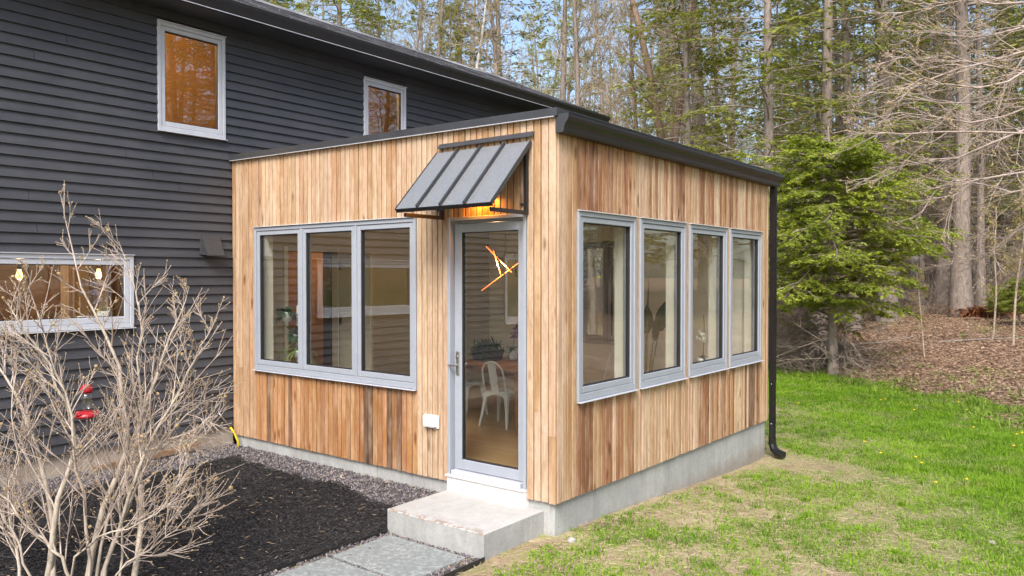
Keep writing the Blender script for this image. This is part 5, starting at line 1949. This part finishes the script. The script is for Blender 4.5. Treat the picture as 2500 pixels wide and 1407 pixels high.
def plant(kind, x, y, s=1.0, rz_=0.0, lean=(0, 0), label=None, group=None, cat="tree", sz=None):
    nm, ms, mats = VAR[kind]
    t = empty(nm, (x, y, float(hz(x, y))), label, cat, group)
    t.rotation_euler = (lean[0], lean[1], rz_)
    t.scale = (s, s, sz or s)
    names = ("trunk", "branches", "crown") if nm in ("hemlock_tree", "pine_tree") else ("trunk", "crown", "foliage")
    for a, me_ in zip(names, ms):
        link_mesh(a, me_, None, t)
    return t


def put(kind, px, depth, s=1.0, rz_=None, lean=0.0, label=None, group=None, cat="tree", sz=None):
    p = CAM + FWD * depth + RGT * ((px - 1250) / FPX * depth)
    return plant(kind, p[0], p[1], s, random.uniform(0, 6.28) if rz_ is None else rz_, (0, lean), label, group, cat, sz)


put('big_hemlock', 2035, 16.3, 1.0, 0.3, 0, "dense bright green hemlock beside the black downpipe")
put('airy_a', 1880, 19.5, .95, 1.0, 0, "tall yellow green hemlock rising behind the dense hemlock and roof gutter")
put('airy_a', 1690, 22.0, .85, 2.2, 0, "yellow green hemlock just above the sunroom gutter")
put('airy_b', 2085, 24.0, .95, 3.0, 0, "darker hemlock between the two grey woodland trunks and the dense hemlock")
put('airy_a', 835, 31, 1.15, 4.0, 0, "yellow green hemlock above the shingled roof ridge")
put('airy_b', 2480, 31, .8, 1.4, 0, "dark hemlock standing behind the drooping bare branches")
put('pine_a', 2165, 25, 1.0, .4, 0.0, "thick grey trunk at the edge of the wood, beside the dense hemlock")
o = put('pine_a', 2345, 25, 1.0, 2.0, 0, "thick pale grey trunk leaning in the open part of the wood")
o.rotation_euler = (0.0, R(3.0), 2.0)
put('pine_b', 2297, 31, .95, 4.0, 0, "mottled dark trunk just behind the leaning grey trunk")
put('pine_c', 2062, 27, .8, 1.5, 0, "slim trunk under the dense hemlock's outer branches")
put('pine_c', 2127, 30, .7, 2.5, 0, "thin trunk between the slim trunk and the thick grey trunk")
put('pine_b', 1997, 23, .9, 3.2, 0, "tall straight grey trunk rising out of the dense hemlock")
put('pine_a', 1708, 27, 1.05, .9, 0, "broad red brown pine trunk standing above the sunroom roof")
put('pine_b', 1366, 29, .8, 5.0, 0, "straight dark trunk above the sunroom's front corner")
put('pine_c', 1127, 33, 1.1, 1.1, 0, "mossy trunk next to the white birch above the house roof")
put('birch', 1155, 30, .95, .2, 0, "white birch rising above the charcoal house roof")
put('forked', 1605, 23, 1.0, 1.2, 0, "pinkish forked tree with two stems above the sunroom roof")
put('bare_c', 930, 33, 1.0, .5, 0, "budding yellow tree above the middle of the house roof")
put('bare_c', 740, 36, 1.1, 2.5, 0, "budding yellow tree above the ridge cap of the roof")
put('bare_a', 1235, 29, .95, 2.1, 0, "bare twiggy tree above the low end of the house roof")
put('bare_a', 1450, 27, .9, 3.8, 0, "bare twiggy tree behind the end of the house roof")
put('bare_b', 1530, 25, .9, 3.0, 0, "bare reddish tree behind the sunroom's roof edge")
put('bare_b', 1800, 27, 1.0, 1.0, 0, "bare reddish tree among the yellow green hemlocks")
put('bare_a', 1040, 34, 1.1, 5.5, 0, "bare grey tree above the centre of the house roof")
put('pine_b', 1225, 36, .95, 2.2, 0, "dark pine trunk between the birch and the bare twiggy tree")
put('pine_b', 2430, 33, 1.0, 2.8, 0, "grey trunk half hidden behind the drooping bare branches")
put('pine_c', 2395, 28, .9, .7, 0, "dark trunk just beyond the leaning grey trunk")
put('sapling', 2475, 17.5, .9, .7, 0, "thin pale sapling at the edge of the wood by the frame", cat="sapling")
put('sapling', 2420, 18.5, .8, 2.7, 0, "thin pale sapling near the russet bracken", cat="sapling")
put('sapling', 2055, 19, .8, 1.7, 0, "thin dark sapling in front of the slim trunk", cat="sapling")
put('sapling', 2260, 17.5, .5, 4.7, 0, "short twiggy sapling between the two thick grey trunks", cat="sapling")

G1 = "trees crowded deep in the wood"
r2 = random.Random(5)
def far_tree(px, d):
    k_ = r2.choices(['pine_a', 'pine_b', 'pine_c', 'bare_a', 'bare_b', 'bare_c', 'airy_b', 'airy_a'], [.3, .35, .6, 3.0, 3.0, 3.4, .3, 1.6])[0]
    lab = {"pine_tree": "slender pine among the crowded trees deep in the wood", "bare_tree": "bare twiggy tree among the crowded trees deep in the wood", "hemlock_tree": "feathery hemlock among the crowded trees deep in the wood"}[VAR[k_][0]]
    zone = "above the house ridge" if px < 1000 else "above the low end of the house roof" if px < 1480 else "above the sunroom gutter" if px < 1890 else "behind the dense bright hemlock" if px < 2220 else "behind the overhanging bare branches"
    row = "in the front rows" if d < 44 else "deep in the wood"
    lab = {"pine_tree": "slender pine ", "bare_tree": "bare twiggy tree ", "hemlock_tree": "feathery hemlock "}[VAR[k_][0]] + row + ", " + zone
    if k_ == 'bare_c': lab = lab.replace("bare twiggy tree", "budding yellow green tree")
    if k_ == 'bare_b': lab = lab.replace("bare twiggy tree", "bare reddish barked tree")
    put(k_, px, d, r2.uniform(.75, 1.05) * (1.0 if d < 45 else 1.2), r2.uniform(0, 6.28), r2.uniform(-.03, .03), lab, G1)
for d, n_ in ((34, 13), (40, 18), (47, 20), (56, 22), (68, 26)):
    for i in range(n_):
        px = 560 + (i + r2.random()) / n_ * 2080
        if d < 38 and px < 1450 and r2.random() < .5: continue
        far_tree(px, d + r2.uniform(-3, 3))
for i in range(14):
    far_tree(1900 + r2.random() * 650, r2.uniform(29, 40))
# the wood goes on round the lawn beyond the picture's edge (seen in the window glass)
for i in range(46):
    a = R(6 + 72 * (i + r2.random()) / 46)
    d = r2.uniform(17, 40)
    x, y = CAM[0] + math.sin(a) * d, CAM[1] + math.cos(a) * d
    if gline(x, y) < 1.5: d += 8; x, y = CAM[0] + math.sin(a) * d, CAM[1] + math.cos(a) * d
    k_ = r2.choices(['pine_a', 'pine_b', 'airy_b', 'bare_a', 'bare_b', 'airy_a'], [1, 1, 1, 2, 2, .6])[0]
    lab = {"pine_tree": "pine in the wood that borders the lawn, mirrored in the tall windows", "bare_tree": "bare tree in the wood that borders the lawn, mirrored in the tall windows", "hemlock_tree": "hemlock in the wood that borders the lawn, mirrored in the tall windows"}[VAR[k_][0]]
    plant(k_, x, y, r2.uniform(.8, 1.05), r2.uniform(0, 6.28), (0, 0), lab, "trees around the lawn outside the picture")

# brushwood: dead twigs standing and lying through the understorey
rs = np.random.default_rng(3)
BT = Tubes()
for i in range(4200):
    d = rs.uniform(26, 55); px = rs.uniform(1380, 2640)
    p = CAM + FWD * d + RGT * ((px - 1250) / FPX * d)
    g = gline(p[0], p[1])
    if g < 3.5: continue
    p[2] = float(hz(p[0], p[1]))
    ln = rs.uniform(.4, 2.6)
    dv = np.array([rs.normal(0, .55), rs.normal(0, .55), rs.uniform(.15, 1)])
    L1 = limb(rs, p, dv, ln, 4, .16, -.15)
    BT.add(L1, .006 + .003 * ln, .002, 3)
    for q in range(3):
        p2, d2 = along(L1, rs.uniform(.3, .95))
        BT.add(limb(rs, p2, side_dir(rs, d2, .7), ln * rs.uniform(.2, .5), 3, .15, 0), .005, .002, 3)
tag(link_mesh("brushwood_undergrowth", BT.mesh("brushwood"), M['bark_dead']), "tangle of dead brown twigs between the trunks", "undergrowth", kind="stuff")
BT = Tubes()
for i in range(520):
    d = rs.uniform(16.5, 19.0); px = rs.uniform(1890, 2050)
    p = CAM + FWD * d + RGT * ((px - 1250) / FPX * d)
    p[2] = float(hz(p[0], p[1])) + rs.uniform(0, .9) * (1 if px < 1990 else .35)
    ln = rs.uniform(.3, 1.3)
    L1 = limb(rs, p, (rs.normal(0, .7), rs.normal(0, .7), rs.uniform(-.2, .5)), ln, 4, .18, -.3)
    BT.add(L1, .008, .002, 3)
    for q in range(4):
        p2, d2 = along(L1, rs.uniform(.3, .95))
        BT.add(limb(rs, p2, side_dir(rs, d2, .7), ln * rs.uniform(.2, .5), 3, .15, 0), .004, .0015, 3)
tag(link_mesh("brush_pile", BT.mesh("brush_pile"), M['bark_dead']), "heap of dead branches under the dense hemlock", "brush", kind="stuff")

# fallen branches and logs
for (px, py_, d, ln, ang, r_, lab) in ((2150, 842, 20.5, 2.3, .3, .035, "fallen branch on the leaf litter below the thick grey trunk"), (2440, 825, 18.5, 2.6, -.35, .028, "long pale fallen branch near the edge of the frame"),
                                       (2230, 715, 34, 7.0, .02, .07, "fallen log lying deep in the wood"), (2080, 845, 19, 1.6, .5, .03, "short fallen branch beside the brush heap")):
    p = CAM + FWD * d + RGT * ((px - 1250) / FPX * d)
    a_ = -YAW * -1
    dv = RGT * math.cos(ang) + np.array([FWD[0], FWD[1], 0]) * math.sin(ang)
    TT = Tubes()
    pts = []
    for i in range(7):
        q = p + dv * ln * (i / 6 - .5) + np.array([0, 0, 0])
        q = q + np.array([rs.normal(0, .03), rs.normal(0, .03), 0])
        q[2] = float(hz(q[0], q[1])) + r_ * .8 + rs.uniform(0, .03)
        pts.append(q)
    TT.add(pts, r_, r_ * .4, 7)
    tag(link_mesh("fallen_branch", TT.mesh("fallen_branch"), M['bark_pine']), lab, "branch")

# russet bracken clump, low evergreen bushes
M['russet'] = mat_leaf("russet_bracken", [(0.0, (0.10, 0.032, 0.015)), (0.5, (0.22, 0.075, 0.03)), (1.0, (0.34, 0.15, 0.06))], .2, .7, 2)
p = CAM + FWD * 24.5 + RGT * ((2412 - 1250) / FPX * 24.5)
bc = empty("bracken_clump", (p[0], p[1], float(hz(p[0], p[1]))), "russet dead bracken clump beyond the leaning grey trunk", "fern")
ORG[bc] = np.zeros(3)
L_ = []
for _ in range(420):
    o = (random.gauss(0, .36), random.gauss(0, .36), random.uniform(0, .25))
    L_.append((o, rdir(.0, .9), (0, 0, 1), random.uniform(.3, .6), .06, .7))
foliage("fronds", L_, M['russet'], bc)
put('big_hemlock', 2490, 21.5, .26, 1.2, 0, "low bushy young hemlock near the russet bracken", cat="bush")
put('big_hemlock', 2440, 23.5, .20, 2.2, 0, "small young hemlock behind the russet bracken", cat="bush")
put('big_hemlock', 2095, 26.0, .14, 2.2, 0, "tiny green seedling conifer between the woodland trunks", cat="bush")

# ------------------------------------------------------------------ bare tree reaching in over the lawn
M['bark_pale'] = mat_bark("pale_pink_twig", (0.26, 0.195, 0.165), (0.50, 0.42, 0.38), bump=.15)
M['bud_pale'] = mat_leaf("pale_bud", [(0.0, (0.34, 0.23, 0.13)), (0.5, (0.48, 0.36, 0.20)), (1.0, (0.55, 0.47, 0.22))], .3, .6, 3)
limbs = [
    [(2760, 250), (2620, 240), (2500, 240), (2400, 250), (2300, 252), (2200, 230), (2130, 225), (2085, 240)],
    [(2760, 350), (2620, 335), (2500, 326), (2400, 322), (2300, 322), (2200, 328), (2130, 322), (2070, 300)],
    [(2760, 250), (2620, 280), (2500, 318), (2420, 350), (2340, 385), (2260, 392), (2180, 410), (2110, 440)],
    [(2760, 420), (2640, 470), (2540, 520), (2480, 560), (2450, 590), (2420, 615), (2395, 630), (2375, 634)],
    [(2760, 60), (2640, 90), (2520, 120), (2420, 150), (2340, 168), (2280, 190), (2230, 212), (2190, 250)],
    [(2760, -10), (2640, 20), (2520, 60), (2430, 85), (2360, 92), (2310, 85), (2270, 75), (2230, 85)],
    [(2760, -80), (2640, -30), (2520, 5), (2430, 10), (2360, 0), (2300, 12), (2240, 25), (2180, 35)],
    [(2760, 170), (2640, 175), (2540, 180), (2440, 165), (2360, 150), (2270, 150), (2200, 140), (2140, 160)],
    [(2760, 380), (2640, 420), (2540, 455), (2470, 470), (2400, 450), (2330, 440), (2280, 470), (2250, 520)],
    [(2760, 200), (2640, 215), (2540, 250), (2450, 285), (2370, 300), (2280, 285), (2200, 275), (2120, 290)],
    [(2760, 120), (2640, 140), (2540, 150), (2460, 200), (2390, 215), (2300, 205), (2230, 180), (2160, 190)],
    [(2760, 20), (2640, 50), (2560, 90), (2500, 140), (2460, 200), (2440, 260), (2420, 330), (2440, 400)],
    [(2760, 300), (2640, 340), (2560, 380), (2500, 420), (2440, 430), (2380, 440), (2330, 480), (2310, 540)],
]
rs = np.random.default_rng(9)
TRK = at(2760, 703, 9.6)
tb_ = (TRK[0], TRK[1], float(hz(TRK[0], TRK[1])))
nt = empty("overhanging_tree", tb_, "bare budding tree whose pale branches reach in over the lawn", "tree")
TT, BB = Tubes(), Tubes()
ORGT = np.array(tb_)
tp = limb(rs, (0, 0, -.2), (0.02, .0, 1), 7.5, 9, .02, .2)
TT.add(tp, np.linspace(.15, .05, 9), 0, 9)
bud_c = []
for L_ in limbs:
    off = rs.uniform(-1.2, 1.2)
    pts = []
    for i, (qx, qy) in enumerate(L_):
        dep = 9.6 + off * min(1, i / 4) + rs.normal(0, .06)
        pts.append(at(qx, qy, dep) - ORGT)
    pts[0] = np.array([tp[4][0], tp[4][1], pts[0][2]])
    pts = np.array(pts)
    BB.add(pts, .020, .004, 5)
    for j in range(17):
        u = .22 + .78 * (j + rs.random()) / 17
        p, d = along(pts, min(u, .985))
        ln = rs.uniform(.35, 1.0) * (1.15 - u * .6)
        dv = unit(d * 1.1 + np.array([0, 0, rs.normal(0, .45)]) + unit(np.cross(d, (0, 0, 1))) * rs.normal(0, .55))
        L2 = limb(rs, p, dv, ln, 6, .12, rs.uniform(-.1, .25))
        BB.add(L2, .0065, .0022, 3)
        for q in range(6):
            p3, d3 = along(L2, rs.uniform(.2, .97))
            L3 = limb(rs, p3, side_dir(rs, d3, rs.uniform(.35, .8)), ln * rs.uniform(.15, .42), 4, .15, .2)
            BB.add(L3, .0038, .0018, 3)
            bud_c.append(L3[-1]); bud_c.append(L3[2])
        bud_c.append(L2[-1]); bud_c.append(L2[3])
link_mesh("trunk", TT.mesh("trunk"), M['bark_pale'], nt)
link_mesh("crown", BB.mesh("crown"), M['bark_pale'], nt)
bud_c = np.array(bud_c)
n = len(bud_c)
s = rs.uniform(.006, .015, n)
link_mesh("foliage", scatter_mesh("foliage", bud_c, np.stack([s * 1.5, s * .7, s * .7], -1), OCT_V, OCT_F, .2), M['bud_pale'], nt)

# ------------------------------------------------------------------ shrub in the bed
M['bark_shrub'] = mat_bark("tan_grey_bark", (0.29, 0.24, 0.19), (0.58, 0.505, 0.42), 9, .3, .25)
M['twig_shrub'] = mat_bark("brown_pink_twig", (0.29, 0.23, 0.19), (0.59, 0.495, 0.43), 9, .3, .15)
stems = [
    ([(205, 1470), (225, 1320), (262, 1205), (305, 1120), (322, 1075), (308, 965), (284, 890), (252, 800), (222, 740), (185, 655), (162, 540), (157, 440)], .036),
    ([(318, 1470), (342, 1310), (348, 1210), (335, 1130), (330, 1070), (352, 1000), (372, 940), (400, 870), (428, 800), (450, 745), (462, 700)], .036),
    ([(130, 1470), (125, 1310), (108, 1160), (80, 1060), (45, 985), (5, 905), (-50, 830), (-90, 770)], .034),
    ([(105, 1470), (128, 1300), (165, 1165), (190, 1070), (150, 965), (112, 880), (62, 800), (20, 740)], .036),
    ([(245, 1470), (290, 1400), (350, 1345), (400, 1320), (440, 1280), (470, 1245), (495, 1215)], .011),
    ([(240, 1470), (268, 1330), (312, 1255), (340, 1170), (390, 1085), (440, 1030), (480, 995), (510, 975)], .020),
    ([(250, 1470), (285, 1310), (328, 1150), (378, 1062), (430, 975), (465, 900), (495, 840), (515, 800)], .022),
    ([(60, 1470), (42, 1340), (10, 1255), (-50, 1185), (-120, 1120)], .018),
    ([(190, 1470), (150, 1355), (72, 1290), (0, 1210), (-60, 1150)], .020),
    ([(212, 1470), (216, 1310), (202, 1185), (172, 1085), (176, 985), (134, 900), (104, 810), (86, 730), (78, 660)], .018),
    ([(226, 1470), (258, 1255), (325, 1110), (346, 1005), (332, 905), (350, 805), (332, 715), (305, 640), (290, 590)], .016),
    ([(90, 1470), (60, 1380), (30, 1300), (20, 1200), (50, 1100), (30, 1000), (40, 900), (20, 820)], .013),
    ([(160, 1470), (190, 1350), (250, 1300), (330, 1290), (400, 1240), (440, 1170), (465, 1130)], .012),
    ([(280, 1470), (300, 1350), (290, 1200), (350, 1100), (415, 1085), (470, 1070), (515, 1050)], .013),
]
rs = np.random.default_rng(17)
SB = at(220, 1446, 4.93)
sb = (SB[0], SB[1], float(hz(SB[0], SB[1])))
shb = empty("bare_shrub", sb, "large leafless multi stemmed shrub with tan branches in the mulch bed", "shrub")
SO = np.array(sb)
TT, BB = Tubes(), Tubes()
buds = []
for L_, r_ in stems:
    off = rs.uniform(-.45, .45)
    pts = np.array([at(qx, qy, 4.93 + off * (i / (len(L_) - 1)) ** .8 + rs.normal(0, .02)) - SO for i, (qx, qy) in enumerate(L_)])
    # resample
    t_ = np.linspace(0, len(pts) - 1, 14)
    P = np.stack([np.interp(t_, np.arange(len(pts)), pts[:, c]) for c in range(3)], -1)
    P[1:-1] += rs.normal(0, .008, (12, 3))
    rr = r_ * (1 - np.linspace(0, 1, 14)) ** 1.0 + .0035
    TT.add(P, rr * .54, 0, 7)
    nl = 19
    for j in range(nl):
        u = .16 + .84 * (j + rs.random()) / nl
        p, d = along(P, min(u, .985))
        for tries in range(5):
            ln = rs.uniform(.25, .66) * (1.12 - .72 * u)
            dv = side_dir(rs, d, rs.uniform(.4, .95)) + np.array([0, 0, .15])
            L2 = limb(rs, p, dv, ln, 7, .055, .22)
            tip = L2[-1] + SO - CAM
            zz = tip @ FWD
            tx_, ty_ = 1250 + FPX * (tip @ RGT) / zz, 703.5 - FPX * (tip @ UPV) / zz
            env = 430 + abs(tx_ - 165) * 1.35 if tx_ < 320 else 640 + max(0, tx_ - 480) * 1.2
            if tx_ < 572 and ty_ > env: break
        else:
            continue
        r2_ = min(.0060, max(.0026, float(np.interp(u, np.linspace(0, 1, 14), rr)) * .34))
        BB.add(L2, r2_, .0019, 4)
        buds.append(L2[-1])
        for q in range(7):
            p3, d3 = along(L2, rs.uniform(.12, .97))
            L3 = limb(rs, p3, side_dir(rs, d3, rs.uniform(.4, .85)) + np.array([0, 0, .12]), ln * rs.uniform(.18, .6), 5, .06, .2)
            BB.add(L3, .0026, .0014, 3)
            buds.append(L3[-1]); buds.append(L3[3])
            if rs.random() < .7:
                p4, d4 = along(L3, rs.uniform(.2, .9))
                BB.add(limb(rs, p4, side_dir(rs, d4, .7), ln * rs.uniform(.08, .22), 3, .06, .2), .0019, .0011, 3)
link_mesh("trunk", TT.mesh("trunk"), M['bark_shrub'], shb)
link_mesh("crown", BB.mesh("crown"), M['twig_shrub'], shb)
buds = np.array(buds)
s = rs.uniform(.0025, .0055, len(buds)) * np.where(rs.random(len(buds)) < .035, 2.2, 1)
link_mesh("foliage", scatter_mesh("foliage", buds, np.stack([s, s, s * 1.2], -1), ICO_V, ICO_F, .2), M['bud_pale'], shb)
p = at(285, 1395, 4.85)
sp_ = empty("green_sprout", (p[0], p[1], float(hz(p[0], p[1]))), "bright green leafy sprout at the foot of the bare shrub", "plant")
foliage("leaves", bushy((p[0], p[1], float(hz(p[0], p[1])) + .03), 10, .08, .045, .1, .8, .5, .02), mat_leaf("bright_leaf", [(0, (0.12, 0.30, 0.01)), (1, (0.25, 0.50, 0.03))], .4, .5, 5), sp_)

# hummingbird feeder hanging in the shrub
p = at(212, 985, 6.4)
hf = empty("bird_feeder", tuple(p), "red and clear hummingbird feeder hanging among the shrub branches", "feeder")
M['red'] = mat_plain("red_plastic", (0.34, 0.012, 0.02), .3, var=.1)
MB().lathe(tuple(p), [(.02, -.125), (.085, -.115), (.095, -.095), (.06, -.075), (.035, -.06)], 20).build("base", M['red'], hf, smooth=True)
for k in range(4):
    a = k * math.pi / 2 + .4
    MB().lathe((p[0] + .085 * math.cos(a), p[1] + .085 * math.sin(a), p[2] - .10), [(.006, 0), (.026, .02), (.022, .028), (.006, .022)], 8).build("flower_port", M['red'], hf)
MB().lathe(tuple(p), [(.034, -.0595), (.04, -.03), (.042, .05), (.036, .085)], 20).build("bottle", mat_glass("feeder_glass", .08, .0), hf, smooth=True)
MB().lathe(tuple(p), [(.038, .0855), (.05, .10), (.045, .135), (.02, .155), (.006, .16)], 20).build("cap", M['red'], hf, smooth=True)
MB().tube([(p[0], p[1], p[2] + .158), (p[0] - .01, p[1], p[2] + .30)], .002, 5).build("hanger", M['black_metal'], hf)
print("TRIS", sum(sum(len(q.vertices) - 2 for q in me_.polygons) if len(me_.polygons) < 2000 else len(me_.loops) - 2 * len(me_.polygons) for me_ in bpy.data.meshes))
